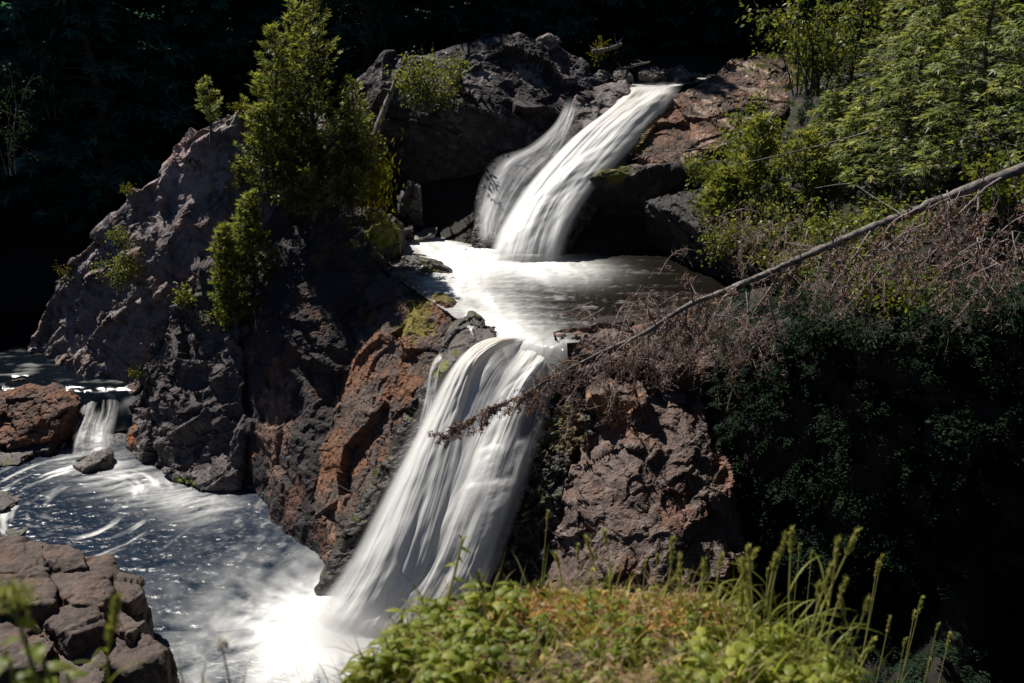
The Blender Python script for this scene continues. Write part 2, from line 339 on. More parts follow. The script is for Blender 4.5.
# ================================================================== ROCKS
def hull_bm(bm, pts):
    vs_ = [bm.verts.new(p) for p in pts]; r = bmesh.ops.convex_hull(bm, input=vs_)
    kill = [v for v in set(r['geom_interior']) | set(r['geom_unused']) if isinstance(v, bmesh.types.BMVert) and v.is_valid]
    if kill: bmesh.ops.delete(bm, geom=kill, context='VERTS')
def normals(me):
    n = np.empty(len(me.vertices)*3, np.float32); me.vertices.foreach_get('normal', n); return n.reshape(-1, 3).astype(float)
def coords(me):
    n = np.empty(len(me.vertices)*3, np.float32); me.vertices.foreach_get('co', n); return n.reshape(-1, 3).astype(float)
def rotm(rx, ry, rz):
    from mathutils import Euler
    return np.array(Euler((R(rx), R(ry), R(rz))).to_matrix())
def rock_mesh(name, hulls, voxel, seed, spec, smooth=3, raw=False, flat=True):
    bm = bmesh.new()
    for h in hulls:
        pts = []
        for p in h['p']:
            b = np.array(p, float) if raw or h.get('raw') else P(*p)
            pts.append(b)
            for s in h.get('back', [(0, 2.5, 0), (0, 2.5, -3)]): pts.append(b + np.array(s, float))
        for p in h.get('extra', []): pts.append(np.array(p, float))
        hull_bm(bm, pts)
    me = bpy.data.meshes.new('tmp'); bm.to_mesh(me); bm.free()
    o = bpy.data.objects.new('tmp', me); COL.objects.link(o)
    m = o.modifiers.new('r', 'REMESH'); m.mode = 'VOXEL'; m.voxel_size = voxel
    m2 = o.modifiers.new('s', 'SMOOTH'); m2.iterations = smooth; m2.factor = .5
    dg = bpy.context.evaluated_depsgraph_get(); out = bpy.data.meshes.new_from_object(o.evaluated_get(dg))
    bpy.data.objects.remove(o); bpy.data.meshes.remove(me)
    out.name = name
    v = coords(out); crack = np.zeros(len(v))
    for k, sp in enumerate(spec):
        n = normals(out); kind, sc, rot, amp = sp[:4]
        q = (v @ rotm(*rot)) * np.array(sc, float); s = seed*31 + k*7
        if kind == 'cell':
            q = q + .22*np.stack([vnoise(q*.8+9*j, s+j+60) for j in range(3)], 1)
            val, edge = cells(q, s); d = amp*val
            if len(sp) > 4: c = (1-sst(0, sp[5]*.7, edge))*sst(.05, .45, vnoise(q*.37, s+40)); d = d - .8*sp[4]*c
        elif kind == 'saw':          # broken ledges: rises slowly, drops at once
            cv, _ = cells(q*(.55, .55, .4), s+3); hh = q[:, 2] + .55*fbm(q*(.5, .5, .3), 3, s) + .9*cv; f = hh-np.floor(hh); d = amp*(f*sst(1.0, .86, f)-.42)*(.35+.65*sst(-.3, .4, vnoise(q*.3, s+5)))
        elif kind == 'chop':         # flat fracture faces: amp = depth, sp[4] = how many, sp[5] = reach; sc = joint directions' weight
            gg = np.random.default_rng(s); Rm = rotm(*rot).T; J = np.vstack([Rm, -Rm]); J = J*(np.array([.8, .8, 1.3]*2)[:, None])
            idx = gg.integers(0, len(v), sp[4]); v0 = v; v = v.copy()
            for ii in idx:
                p = v[ii]; nn = n[ii]; jd = J[np.argmax(J@nn+.25*gg.normal(size=6))]; nn = nn*.55+jd*sc+gg.normal(size=3)*.10; nn = nn/np.linalg.norm(nn)
                rr = sp[5]*(.45+1.1*gg.random()); dep = amp*(.3+.9*gg.random())
                m = np.nonzero((np.abs(v[:, 0]-p[0]) < rr) & (np.abs(v[:, 1]-p[1]) < rr) & (np.abs(v[:, 2]-p[2]) < rr))[0]
                w = v[m]-p; h = w@nn + dep; r2 = np.linalg.norm(w-(w@nn)[:, None]*nn, axis=1)/rr
                push = np.clip(h, 0, dep*2.2)*(r2 < 1)*(n[m]@nn > .1); v[m] -= nn*(push*sst(1.0, .93, r2))[:, None]
            dv = v-v0; ln = np.linalg.norm(dv, axis=1, keepdims=True); v = v0+dv*np.minimum(1, 1.4*amp/np.maximum(ln, 1e-6)); d = np.zeros(len(v))
        elif kind == 'fbm': d = amp*fbm(q, sp[4] if len(sp) > 4 else 4, s)
        elif kind == 'ridge': d = amp*(ridged(q, 4, s)-.6)
        v = v + n*d[:, None]
        out.vertices.foreach_set('co', np.ascontiguousarray(v, np.float32).ravel()); out.update()
    out.polygons.foreach_set('use_smooth', np.full(len(out.polygons), not flat))
    return out, v, normals(out), crack
C = lambda *c: np.array(c, float)
TONE = .78
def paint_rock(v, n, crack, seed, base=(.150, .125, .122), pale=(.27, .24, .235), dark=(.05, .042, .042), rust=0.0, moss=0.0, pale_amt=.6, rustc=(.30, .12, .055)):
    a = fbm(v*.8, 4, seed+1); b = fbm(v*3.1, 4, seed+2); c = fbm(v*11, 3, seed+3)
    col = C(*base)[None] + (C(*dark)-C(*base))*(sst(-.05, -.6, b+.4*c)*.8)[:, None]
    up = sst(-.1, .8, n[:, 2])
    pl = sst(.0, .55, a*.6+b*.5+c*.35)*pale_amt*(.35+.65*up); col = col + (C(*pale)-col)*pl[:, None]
    if rust:
        r = sst(.25-.5*rust, .6-.4*rust, fbm(v*1.1+7, 4, seed+4)+.4*c)*.85*min(1, rust+.3); col = col + (C(*rustc)*(1+.5*c[:, None])-col)*r[:, None]
    if moss:
        r = sst(.35-.4*moss, .6-.3*moss, fbm(v*1.6+3, 4, seed+5)+.35*c)*up; col = col + (C(.10, .105, .015)*(1+.6*c[:, None])-col)*r[:, None]
    return np.clip(col*TONE, .006, .8)
def patch(col, v, cen, rad, c, seed, amt=1.0, fr=2.5):
    d = np.linalg.norm((v-np.asarray(cen, float))/np.asarray(rad, float), axis=1) + .7*fbm(v*fr, 4, seed)
    m = sst(1.0, .55, d)*amt; return col + (np.asarray(c)*(1+.5*fbm(v*9, 3, seed+1)[:, None])-col)*m[:, None]
def rock_obj(name, label, cat, mm, col, wet=None, mat=None, group=None):
    me, v = mm; set_attrs(me, {'paint': col, 'wet': np.zeros(len(v)) if wet is None else wet})
    o = link(name, me, mat or M_ROCK); return tag(o, label, cat, group)
DN = [(0, 2.5, -1), (0, 3, -4)]

# -- the pale whaleback ridge on the left
hA = [dict(p=[(25,345,29.0),(45,300,28.8),(62,268,28.5),(95,225,28.2),(122,198,28),(150,172,27.8),(182,150,27.6),(25,395,28.2),(60,398,27.6),(110,400,26.3),(150,300,26.4),(180,215,26.9),(215,160,27.0),(150,380,25.6)], back=[(.4,3,-1),(2,3,-4)]),
      dict(p=[(178,150,27.8),(192,132,27.7),(225,116,27.4),(262,106,27.2),(283,118,27.2),(290,160,26.8),(240,230,26.2),(200,290,25.8),(160,260,26.4),(300,210,26.4)], back=[(1,2.5,-.6),(2,3,-4)]),
      dict(p=[(176,140,27.3),(196,128,27.2),(218,130,27.1),(215,150,27.1),(185,160,27.2)], back=[(.3,.8,-.2),(0,1,-1.4)]),
      dict(p=[(225,122,27.0),(250,104,26.9),(268,108,26.9),(262,130,26.8),(230,140,26.9)], back=[(.3,.8,-.1),(0,1,-1.4)])]
specR = [('cell', (.42,.42,.55), (20,-35,15), .26, .10, .06), ('saw', (.5,.5,1.0), (12,-42,10), .20), ('chop', .6, (10,-42,12), .128, 117, .95), ('saw', (1.3,1.3,2.8), (10,-38,10), .06), ('chop', .55, (10,-40,20), .044, 675, .30), ('fbm', (2.2,2.2,3), (10,-40,20), .03), ('cell', (8,8,12), (10,-40,20), .016, .008, .15), ('ridge', (12,12,16), (10,-40,20), .007)]
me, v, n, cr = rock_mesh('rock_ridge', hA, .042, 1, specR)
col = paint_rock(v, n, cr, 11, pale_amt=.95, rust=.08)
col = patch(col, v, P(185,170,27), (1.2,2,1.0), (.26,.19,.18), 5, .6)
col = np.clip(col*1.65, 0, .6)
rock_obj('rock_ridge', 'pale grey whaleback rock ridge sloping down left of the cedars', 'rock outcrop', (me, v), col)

# -- the darker shoulder in front of it, its foot in the stream
hA2 = [dict(p=[(196,268,25.2),(225,258,25.0),(178,320,25.0),(140,375,25.2),(124,420,25.3),(122,442,24.9),(168,487,22.4),(205,485,22.2),(238,487,22.1),(245,420,22.9),(240,330,24.0),(165,440,23.4),(205,400,23.4)], back=[(.5,2,-.6),(.5,2.5,-4)])]
specS = [('cell', (.6,.6,.8), (20,-30,15), .28, .10, .07), ('saw', (.6,.6,1.0), (10,-35,10), .20), ('chop', .6, (8,-30,25), .12, 89, .75), ('saw', (1.4,1.4,2.9), (10,-30,10), .07), ('chop', .55, (10,-30,30), .044, 675, .30), ('fbm', (2.2,2.2,3), (10,-30,30), .03), ('cell', (8,8,12), (10,-30,30), .016, .008, .15), ('ridge', (12,12,16), (10,-30,30), .007)]
me, v, n, cr = rock_mesh('rock_shoulder', hA2, .036, 2, specS)
col = paint_rock(v, n, cr, 23, base=(.115,.097,.098), pale=(.24,.205,.205), pale_amt=.8)
col = patch(col, v, P(130,437,24.5), (.25,.5,.35), (.36,.13,.04), 8); col = patch(col, v, P(182,484,22.2), (.5,.5,.15), (.10,.11,.01), 9)
rock_obj('rock_shoulder', 'dark rugged rock shoulder with its foot in the stream below the pale ridge', 'rock outcrop', (me, v), col, sst(.6, .1, v[:, 2])*.7)

# -- smooth dark slab between the shoulder and the red rock
hB = [dict(p=[(238,250,25.4),(285,190,26.2),(330,200,26.2),(380,205,26.6),(402,222,27.3),(398,245,26.3),(372,268,25.2),(340,290,24.4),(255,330,24.2),(238,420,23.0),(245,490,21.9),(275,535,20.2),(325,578,18.5),(320,480,20.2),(300,400,21.9),(345,400,22.2)], back=[(.3,2.5,-1),(0,3,-4)])]
specB = [('cell', (.45,.45,.3), (0,20,10), .26, .08, .08), ('saw', (.5,.5,.9), (75,10,10), .14), ('chop', .6, (10,15,40), .128, 89, .9), ('chop', .55, (10,15,40), .044, 675, .30), ('fbm', (2.2,2.2,3), (10,15,40), .03), ('cell', (8,8,12), (10,15,40), .016, .008, .15), ('ridge', (12,12,16), (10,15,40), .007)]
me, v, n, cr = rock_mesh('rock_slab', hB, .05, 3, specB)
col = paint_rock(v, n, cr, 31, base=(.05,.043,.045), pale=(.10,.088,.09), rust=.15, pale_amt=.5)  # base lowered to paint in the cedars' shade
col = patch(col, v, P(275,430,22), (.6,1.5,1.6), (.24,.14,.10), 12, .7); col = patch(col, v, P(385,235,26.3), (1,1.5,.5), (.10,.105,.012), 13)  # first patch paints the sunlit strip between the cedar shadows
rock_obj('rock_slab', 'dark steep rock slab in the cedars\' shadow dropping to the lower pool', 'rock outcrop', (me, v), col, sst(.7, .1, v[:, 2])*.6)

# -- rusty red rock beside the lower falls
hC = [dict(p=[(352,280,24.6),(378,268,24.9),(405,276,24.3),(440,298,22.9),(462,313,21.9),(465,325,21.5),(440,350,21.2),(425,390,20.6),(395,440,19.9),(362,520,18.8),(340,575,18.1),(322,560,18.6),(318,470,20.6),(322,400,22.2),(338,330,23.6),(345,480,20.0)], back=[(-.2,2.2,-1.2),(-.2,2.5,-4)])]
specC = [('cell', (.6,.6,.45), (0,20,10), .26, .10, .10), ('saw', (.6,.6,1.0), (30,35,10), .16), ('chop', .6, (12,28,35), .12, 95, .75), ('saw', (1.4,1.4,2.6), (60,30,10), .05), ('chop', .55, (15,25,30), .044, 675, .30), ('fbm', (2.2,2.2,3), (15,25,30), .03), ('cell', (8,8,12), (15,25,30), .016, .008, .15), ('ridge', (12,12,16), (15,25,30), .007)]
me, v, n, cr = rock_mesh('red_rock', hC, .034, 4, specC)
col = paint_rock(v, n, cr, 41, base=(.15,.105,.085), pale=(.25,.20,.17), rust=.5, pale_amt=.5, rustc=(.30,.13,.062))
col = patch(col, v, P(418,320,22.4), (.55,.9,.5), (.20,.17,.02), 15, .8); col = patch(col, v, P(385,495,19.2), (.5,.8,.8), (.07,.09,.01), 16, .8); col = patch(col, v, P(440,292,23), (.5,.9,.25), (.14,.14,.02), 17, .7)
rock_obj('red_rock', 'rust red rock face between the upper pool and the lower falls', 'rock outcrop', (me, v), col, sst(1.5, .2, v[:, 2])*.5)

# -- dark wedge block at the lip
hC2 = [dict(p=[(445,330,21.3),(470,312,21.4),(492,326,20.5),(496,336,20.2),(480,352,19.9),(438,372,19.9),(425,395,19.7),(440,352,20.6)], back=[(0,.7,-.3),(0,.7,-2.4)])]
specD = [('cell', (1.3,1.3,1.3), (20,25,15), .10, .04, .10), ('chop', .6, (20,25,15), .064, 72, .4), ('chop', .5, (20,25,15), .024, 180, .18), ('fbm', (5,5,5), (0,0,0), .012), ('ridge', (13,13,13), (0,0,0), .006)]
me, v, n, cr = rock_mesh('lip_rock', hC2, .032, 5, specD)
col = paint_rock(v, n, cr, 47, base=(.11,.095,.09), pale=(.2,.17,.16), moss=.2); col = patch(col, v, P(440,368,20), (.3,.5,.4), (.15,.16,.02), 19, .9)
rock_obj('lip_rock', 'dark wedge of rock splitting the water at the lower falls\' lip', 'rock', (me, v), col, np.full(len(v), .4))
me, v, n, cr = rock_mesh('lip_stone', [dict(p=[(552,350,19.6),(560,339,19.95),(586,335,20.2),(612,342,20.2),(612,366,19.5),(585,378,19.2),(556,368,19.35)], back=[(0,.7,-.15),(0,.7,-1.6)])], .028, 26, specD)
rock_obj('lip_stone', 'wet dark stone at the right end of the lower falls\' lip', 'rock', (me, v), paint_rock(v, n, cr, 49, base=(.06,.055,.05), pale=(.14,.13,.12), moss=.15), np.full(len(v), .9))
# -- mossy dark boulder on the pool's left edge
hC3 = [dict(p=[(388,262,25.6),(408,250,26.4),(440,258,25.8),(456,268,25.1),(452,284,24.2),(425,290,23.8),(395,280,24.4)], back=[(0,.6,-.2),(0,.6,-1.2)])]
me, v, n, cr = rock_mesh('mossy_boulder', hC3, .035, 6, specD)
col = paint_rock(v, n, cr, 51, base=(.10,.085,.08), moss=.55)
rock_obj('mossy_boulder', 'dark mossy boulder at the left edge of the white upper pool', 'boulder', (me, v), col, np.full(len(v), .4))
hC4 = [dict(p=[(398,232,28.7),(425,224,29.0),(440,224,29),(438,232,28.5),(410,242,28.0)], back=[(0,.5,-.2),(0,.5,-1)])]
me, v, n, cr = rock_mesh('pale_boulder', hC4, .035, 7, specD)
rock_obj('pale_boulder', 'small pale rock breaking the foam at the pool\'s far left', 'boulder', (me, v), paint_rock(v, n, cr, 53, base=(.3,.28,.26), pale=(.42,.40,.38)), np.full(len(v), .5))

# -- the back cliff left of the upper falls
hD = [dict(p=[(345,78,31.6),(385,58,32),(425,52,32.2),(470,42,32.4),(520,29,32.6),(545,36,32.6),(560,52,32.3),(592,56,32.0),(596,85,31.2),(575,120,30.4),(540,100,30.3),(470,108,30.2),(420,120,30.2),(360,130,30.6),(355,200,30.8),(402,226,31.2),(440,224,31.2),(478,240,30.6),(505,215,30.2),(535,170,30.0)], back=[(0,3,-.5),(0,4,-5)]),
      dict(p=[(392,205,29.4),(404,176,29.2),(422,182,29.0),(424,222,29.0),(395,232,29.2)], back=[(0,1,-.2),(0,1,-1.5)])]
specK = [('cell', (.4,.4,.5), (15,20,25), .34, .12, .10), ('saw', (.5,.5,.9), (12,18,10), .24), ('chop', .6, (10,18,25), .20, 420, 1.1), ('saw', (1.2,1.2,2.6), (10,22,10), .08), ('chop', .55, (10,20,20), .044, 675, .30), ('fbm', (2.2,2.2,3), (10,20,20), .03), ('cell', (8,8,12), (10,20,20), .016, .008, .15), ('ridge', (12,12,16), (10,20,20), .007)]
me, v, n, cr = rock_mesh('rock_cliff', hD, .045, 8, specK)
col = paint_rock(v, n, cr, 61, base=(.055,.046,.048), pale=(.30,.265,.265), pale_amt=1.0, dark=(.02,.018,.018))  # dark base stands in for the front's shade, pale tops for sunlight
rock_obj('rock_cliff', 'broad dark cliff with a sunlit top left of the upper falls', 'cliff', (me, v), col)

# -- block between the two upper strands
hE = [dict(p=[(566,108,31),(575,92,31.3),(600,84,31.4),(626,80,31.3),(632,98,30.7),(628,120,30.0),(596,140,29.4),(562,142,29.6)], back=[(0,.9,-.2),(0,.9,-2.2)])]
me, v, n, cr = rock_mesh('split_rock', hE, .04, 9, specD)
col = paint_rock(v, n, cr, 67, base=(.12,.10,.095), pale=(.3,.26,.24), pale_amt=.9); col = patch(col, v, P(580,92,31.3), (.4,.6,.3), (.3,.12,.05), 21, .7)
rock_obj('split_rock', 'angular dark block parting the upper falls into two strands', 'boulder', (me, v), col, np.full(len(v), .35))

# -- the long sloping slab and dark wall right of the upper falls
hF = [dict(p=[(630,150,28.6),(648,122,29.8),(668,98,30.9),(735,60,33.5),(800,40,36),(855,32,37),(880,60,35),(820,95,32),(770,120,30),(722,146,28.4),(690,165,27.8),(650,165,28)], back=[(.6,2,-.8),(.6,2,-3)])]
specF = [('cell', (.5,.5,.8), (20,10,-20), .20, .08, .08), ('saw', (.5,.5,1.5), (24,14,-20), .14), ('chop', .65, (24,14,-20), .07, 420, 1.0), ('saw', (1.3,1.3,4), (24,14,-20), .035), ('chop', .55, (24,14,-20), .044, 675, .30), ('fbm', (2.2,2.2,3), (24,14,-20), .03), ('cell', (8,8,12), (24,14,-20), .016, .008, .15), ('ridge', (12,12,16), (24,14,-20), .007)]
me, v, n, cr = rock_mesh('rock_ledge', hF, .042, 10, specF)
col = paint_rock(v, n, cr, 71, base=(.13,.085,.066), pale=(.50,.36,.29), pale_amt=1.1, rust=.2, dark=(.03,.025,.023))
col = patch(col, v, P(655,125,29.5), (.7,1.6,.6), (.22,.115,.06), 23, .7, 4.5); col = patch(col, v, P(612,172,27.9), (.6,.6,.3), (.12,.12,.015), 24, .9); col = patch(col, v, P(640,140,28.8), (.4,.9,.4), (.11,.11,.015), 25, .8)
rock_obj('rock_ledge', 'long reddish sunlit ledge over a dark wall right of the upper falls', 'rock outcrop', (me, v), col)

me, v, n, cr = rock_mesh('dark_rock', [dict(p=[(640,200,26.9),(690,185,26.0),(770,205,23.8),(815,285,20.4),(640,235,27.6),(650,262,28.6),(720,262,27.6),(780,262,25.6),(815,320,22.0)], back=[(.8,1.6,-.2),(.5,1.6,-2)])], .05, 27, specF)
rock_obj('dark_rock', 'dark shaded rock at the right end of the upper pool', 'rock outcrop', (me, v), paint_rock(v, n, cr, 73, base=(.022,.019,.018), pale=(.035,.03,.03)), np.full(len(v), .3))  # near-black base puts the wall's shadow into the rock colour

# -- overhanging earth and rock bank under the right hillside
me, v, n, cr = rock_mesh('hillside', [dict(p=[(722,335,19.0),(760,330,17.9),(830,335,16.6),(930,322,15.2),(1080,300,13.2),(760,470,19.2),(735,560,18.4),(800,620,17.6),(900,690,15.8),(1080,690,14.2),(770,390,18.3),(930,420,15.9),(1150,320,12.6),(1150,690,13.4)], back=[(.8,3,-.3),(.5,3,-2)])], .06, 28,
    [('cell', (.4,.4,.4), (20,10,0), .4, .1, .1), ('saw', (.5,.5,.9), (10,5,10), .25), ('fbm', (1.6,1.6,1.6), (0,0,0), .14), ('ridge', (4,4,4), (0,0,0), .04)])
HILL_V, HILL_N = v, n
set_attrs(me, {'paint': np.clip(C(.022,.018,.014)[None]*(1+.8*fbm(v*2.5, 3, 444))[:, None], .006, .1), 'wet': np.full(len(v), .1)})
struct(link('hillside', me, M_ROCK), 'dark overhanging bank below the right hillside')

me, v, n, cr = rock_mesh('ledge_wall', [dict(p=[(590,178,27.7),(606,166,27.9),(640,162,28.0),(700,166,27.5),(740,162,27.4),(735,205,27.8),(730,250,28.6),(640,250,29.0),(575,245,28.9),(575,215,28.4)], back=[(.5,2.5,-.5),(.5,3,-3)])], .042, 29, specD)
col = paint_rock(v, n, cr, 75, base=(.035,.029,.027), pale=(.26,.20,.17), pale_amt=1.0, dark=(.018,.016,.015)); col = patch(col, v, P(612,172,27.9), (.6,.6,.3), (.12,.12,.015), 24, .9)  # shade under the ledge is put into this dark base colour
rock_obj('ledge_wall', 'undercut rock wall with painted-in shade below the reddish ledge, right of the upper falls', 'rock outcrop', (me, v), col, np.full(len(v), .3))

# -- layered rock right of the lower falls
hG = [dict(p=[(588,402,18.9),(625,385,19.1),(700,388,19.2),(712,430,18.4),(716,470,17.8),(738,530,17.2),(748,556,16.7),(720,575,16.1),(660,600,15.3),(565,605,15.6),(548,585,16.3),(582,445,18.0),(640,470,17.2)], back=[(0,2.2,-.2),(0,2.5,-3)]),
      dict(raw=True, p=[(.85,19.9,4.95),(1.6,20.1,5.0),(2.8,20.0,5.1),(4.2,20.2,5.3),(.9,19.5,4.2),(2.2,19.3,4.5),(4.3,19.1,4.6)], back=[(0,.5,-.1),(0,.7,-3)]),
      dict(p=[(590,400,18.5),(610,388,18.6),(650,398,18.4),(640,425,18.2),(600,422,18.2)], back=[(0,.7,0),(0,.7,-.8)])]
specG = [('cell', (.7,.7,1.0), (15,-12,10), .18, .08, .08), ('saw', (.6,.6,1.2), (18,-14,10), .17), ('chop', .6, (25,-22,15), .096, 117, .7), ('saw', (1.4,1.4,3.6), (15,-14,10), .055), ('chop', .55, (20,-18,15), .044, 675, .30), ('fbm', (2.2,2.2,3), (20,-18,15), .03), ('cell', (8,8,12), (20,-18,15), .016, .008, .15), ('ridge', (12,12,16), (20,-18,15), .007)]
me, v, n, cr = rock_mesh('layered_rock', hG, .03, 11, specG)
col = paint_rock(v, n, cr, 81, base=(.19,.135,.115), pale=(.28,.225,.205), rust=.15, pale_amt=.6)
col = patch(col, v, P(612,410,18.4), (.9,.8,.35), (.32,.17,.08), 27, .8); col = patch(col, v, P(703,510,17.4), (.12,.5,.25), (.4,.14,.05), 28, .9); col = patch(col, v, P(740,520,17.1), (.08,.5,.25), (.4,.14,.05), 29, .9)
rock_obj('layered_rock', 'big brown layered rock below the dead tree, right of the lower falls', 'rock outcrop', (me, v), col)
# -- wet black mossy rock beside the fall
hH = [dict(p=[(556,392,19.4),(590,400,19.0),(594,450,18.2),(575,520,17.4),(545,590,16.7),(505,590,16.9),(500,540,17.5),(530,460,18.5)], back=[(0,1.5,-.3),(0,1.5,-3)])]
me, v, n, cr = rock_mesh('wet_rock', hH, .035, 12, [('cell', (1.4,1.4,1.4), (20,25,15), .16, .06, .10), ('cell', (4,4,4), (20,25,15), .10, .03, .10), ('fbm', (4,4,4), (0,0,0), .12), ('fbm', (14,14,14), (0,0,0), .03, 3)])
col = paint_rock(v, n, cr, 87, base=(.035,.032,.028), pale=(.07,.065,.05), moss=.5); col = patch(col, v, P(570,430,18.7), (.6,.8,.6), (.13,.085,.02), 31, .7)
rock_obj('wet_rock', 'wet black mossy rock at the right edge of the lower falls', 'rock', (me, v), col, np.full(len(v), .95))
# -- bed rock under the two falls
hW = [dict(p=[(425,385,20.0),(440,372,20.2),(490,350,20.4),(560,356,20.3),(575,375,20.2),(560,440,19.0),(520,540,17.6),(480,600,16.9),(380,640,16.6),(318,590,17.4),(360,520,18.3),(400,440,19.3)], back=[(0,1.2,-.2),(0,2,-3)])]
me, v, n, cr = rock_mesh('fall_bed', hW, .05, 13, [('cell', (.9,.9,.9), (10,0,15), .12, .04, .10), ('fbm', (2.8,2.8,2.8), (0,0,0), .08)])
col = paint_rock(v, n, cr, 89, base=(.05,.045,.04), pale=(.09,.08,.07), moss=.35)
rock_obj('fall_bed', 'dark mossy bedrock under the lower falls', 'rock', (me, v), col, np.full(len(v), .9))
hW2 = [dict(p=[(566,120,31.1),(630,92,31.4),(668,88,31.4),(650,130,29.8),(600,180,28.3),(560,225,27.0),(550,275,25.9),(475,262,26.4),(472,235,27.0),(482,182,28.3),(530,160,29.2)], back=[(0,1.5,-.4),(0,2,-3)])]
me, v, n, cr = rock_mesh('fall_bed', hW2, .06, 14, [('cell', (.9,.9,.9), (10,0,15), .12, .04, .10), ('fbm', (2.8,2.8,2.8), (0,0,0), .06)])
v = v + (0, .28, -.22); me.vertices.foreach_set('co', np.ascontiguousarray(v, np.float32).ravel())
rock_obj('fall_bed', 'dark stepped bedrock under the upper falls', 'rock', (me, v), paint_rock(v, n, cr, 91, base=(.05,.042,.038), pale=(.09,.08,.07)), np.full(len(v), .8))

# -- rust boulder and small stones in the left stream
specJ = [('cell', (1.2,1.2,1.6), (10,-15,10), .14, .05, .08), ('fbm', (2.6,2.6,3.2), (0,0,0), .06), ('cell', (5,5,8), (0,0,0), .03, .015, .12), ('fbm', (14,14,14), (0,0,0), .015, 3)]
me, v, n, cr = rock_mesh('rust_boulder', [dict(p=[(-30,405,25.2),(0,393,25.6),(30,390,25.6),(62,398,25.2),(70,410,24.8),(50,440,24.2),(0,444,24.1),(-30,440,24.3)], back=[(0,1.1,-.15),(0,1.1,-1.5)])], .035, 15, specJ)
rock_obj('rust_boulder', 'large rust brown boulder at the left edge beside the small cascade', 'boulder', (me, v), paint_rock(v, n, cr, 95, base=(.15,.085,.06), pale=(.26,.15,.11), rust=.35), sst(.4, .1, v[:, 2])*.8)
for k, (pts, lab, base) in enumerate([
    ([(12,438,24.6),(30,434,24.7),(50,438,24.4),(48,450,24.0),(14,452,24.0)], 'flat dark stone between the rust boulder and the rapids', (.09,.075,.075)),
    ([(72,465,23.35),(90,455,23.5),(104,451,23.6),(106,458,23.3),(84,470,23.0)], 'small brown stone at the foot of the small cascade', (.16,.125,.11)),
    ([(-6,452,24.0),(14,452,24.0),(28,456,23.7),(18,464,23.4),(-6,466,23.4)], 'low flat stone at the far left edge of the rapids', (.10,.08,.075)),
    ([(-12,528,20.3),(8,526,20.4),(24,532,20.0),(14,541,19.6),(-12,542,19.6)], 'low weedy stone above the brown boulder pile', (.08,.075,.06)),
    ([(-14,498,21.6),(4,496,21.7),(14,503,21.3),(6,510,21.0),(-14,512,21.0)], 'wet stone in the swirling water at the left edge', (.09,.075,.07))]):
    me, v, n, cr = rock_mesh('stream_stone', [dict(p=pts, back=[(0,.4,-.08),(0,.3,-1.1),(0,0,-.9)])], .025, 16+k, [('cell', (2,2,3), (10,-15,10), .05, .02, .08), ('fbm', (5,5,6), (0,0,0), .03), ('fbm', (18,18,18), (0,0,0), .01, 3)])
    rock_obj('stream_stone', lab, 'stone', (me, v), paint_rock(v, n, cr, 101+k, base=base, moss=.3 if k == 3 else .05), np.full(len(v), .5))

# -- the pile of blocky brown boulders at the lower left
BL = [  # (top outline px,py,z) , bottom z, label
 ([(-20,540),(40,538),(62,546),(75,560),(40,572),(-20,575)], 1.35, 'flat topped brown block at the back left of the boulder pile'),
 ([(42,545),(70,541),(84,552),(88,566),(60,572),(44,560)], 1.45, 'rounded boulder crowning the back of the pile'),
 ([(84,558),(112,556),(120,572),(104,580),(86,574)], 1.2, 'squat boulder behind the tall corner block'),
 ([(-20,572),(40,570),(56,586),(54,604),(10,610),(-20,604)], 1.45, 'broad brown block at the left in the boulder pile'),
 ([(52,574),(100,572),(112,588),(104,606),(72,604),(54,592)], 1.35, 'cracked brown block in the middle of the boulder pile'),
 ([(112,570),(140,576),(144,592),(130,602),(112,598)], 1.25, 'upright corner block above the pool'),
 ([(50,606),(80,596),(104,606),(106,624),(70,636),(46,622)], 1.25, 'dark pitted boulder low in the front of the pile'),
 ([(108,604),(142,604),(146,620),(130,634),(110,628)], .95, 'square block under the corner block'),
 ([(110,636),(150,634),(170,650),(166,664),(130,672),(108,660)], .75, 'reddish brown block lowest at the water, right end of the pile'),
 ([(-20,616),(40,618),(56,640),(40,668),(-20,670)], 1.2, 'dark block behind the blurred flower heads'),
 ([(36,652),(90,640),(108,658),(104,690),(30,690)], .85, 'big dark block at the pile\'s bottom edge'),
 ([(40,685),(100,672),(120,690),(100,720),(40,720)], .5, 'half cropped reddish block at the bottom of the picture')]
specL = [('cell', (1.0,1.0,1.3), (8,-8,20), .08, .05, .06), ('fbm', (1.6,1.6,2.2), (0,0,0), .05), ('cell', (3.6,3.6,5), (8,-8,10), .028, .015, .08), ('fbm', (7,7,9), (0,0,0), .018, 3), ('fbm', (20,20,20), (0,0,0), .006, 3)]
for k, (pl, z, lab) in enumerate(BL):
    top = [Pz(x, y, z + .08*math.sin(k*3+q*2.1)) for q, (x, y) in enumerate(pl)]
    cen = np.mean(top, 0); pts = []
    for p in top:
        pts += [p, np.array((cen[0]+(p[0]-cen[0])*1.10, cen[1]+(p[1]-cen[1])*1.10, z-.45)), np.array((cen[0]+(p[0]-cen[0])*1.04, cen[1]+(p[1]-cen[1])*1.04, min(z-1.3, -.6)))]
    me, v, n, cr = rock_mesh('boulder', [dict(p=pts, raw=True, back=[])], .026, 40+k, specL, smooth=6, flat=False)
    col = paint_rock(v, n, cr, 120+k, base=(.115,.086,.074), pale=(.20,.16,.142), dark=(.05,.04,.036), pale_amt=.6, rust=.12, rustc=(.19,.10,.065))
    rock_obj('boulder', lab, 'boulder', (me, v), col, sst(.35, .05, v[:, 2])*.7, M_ROCKN, 'blocky brown boulders piled beside the lower pool')

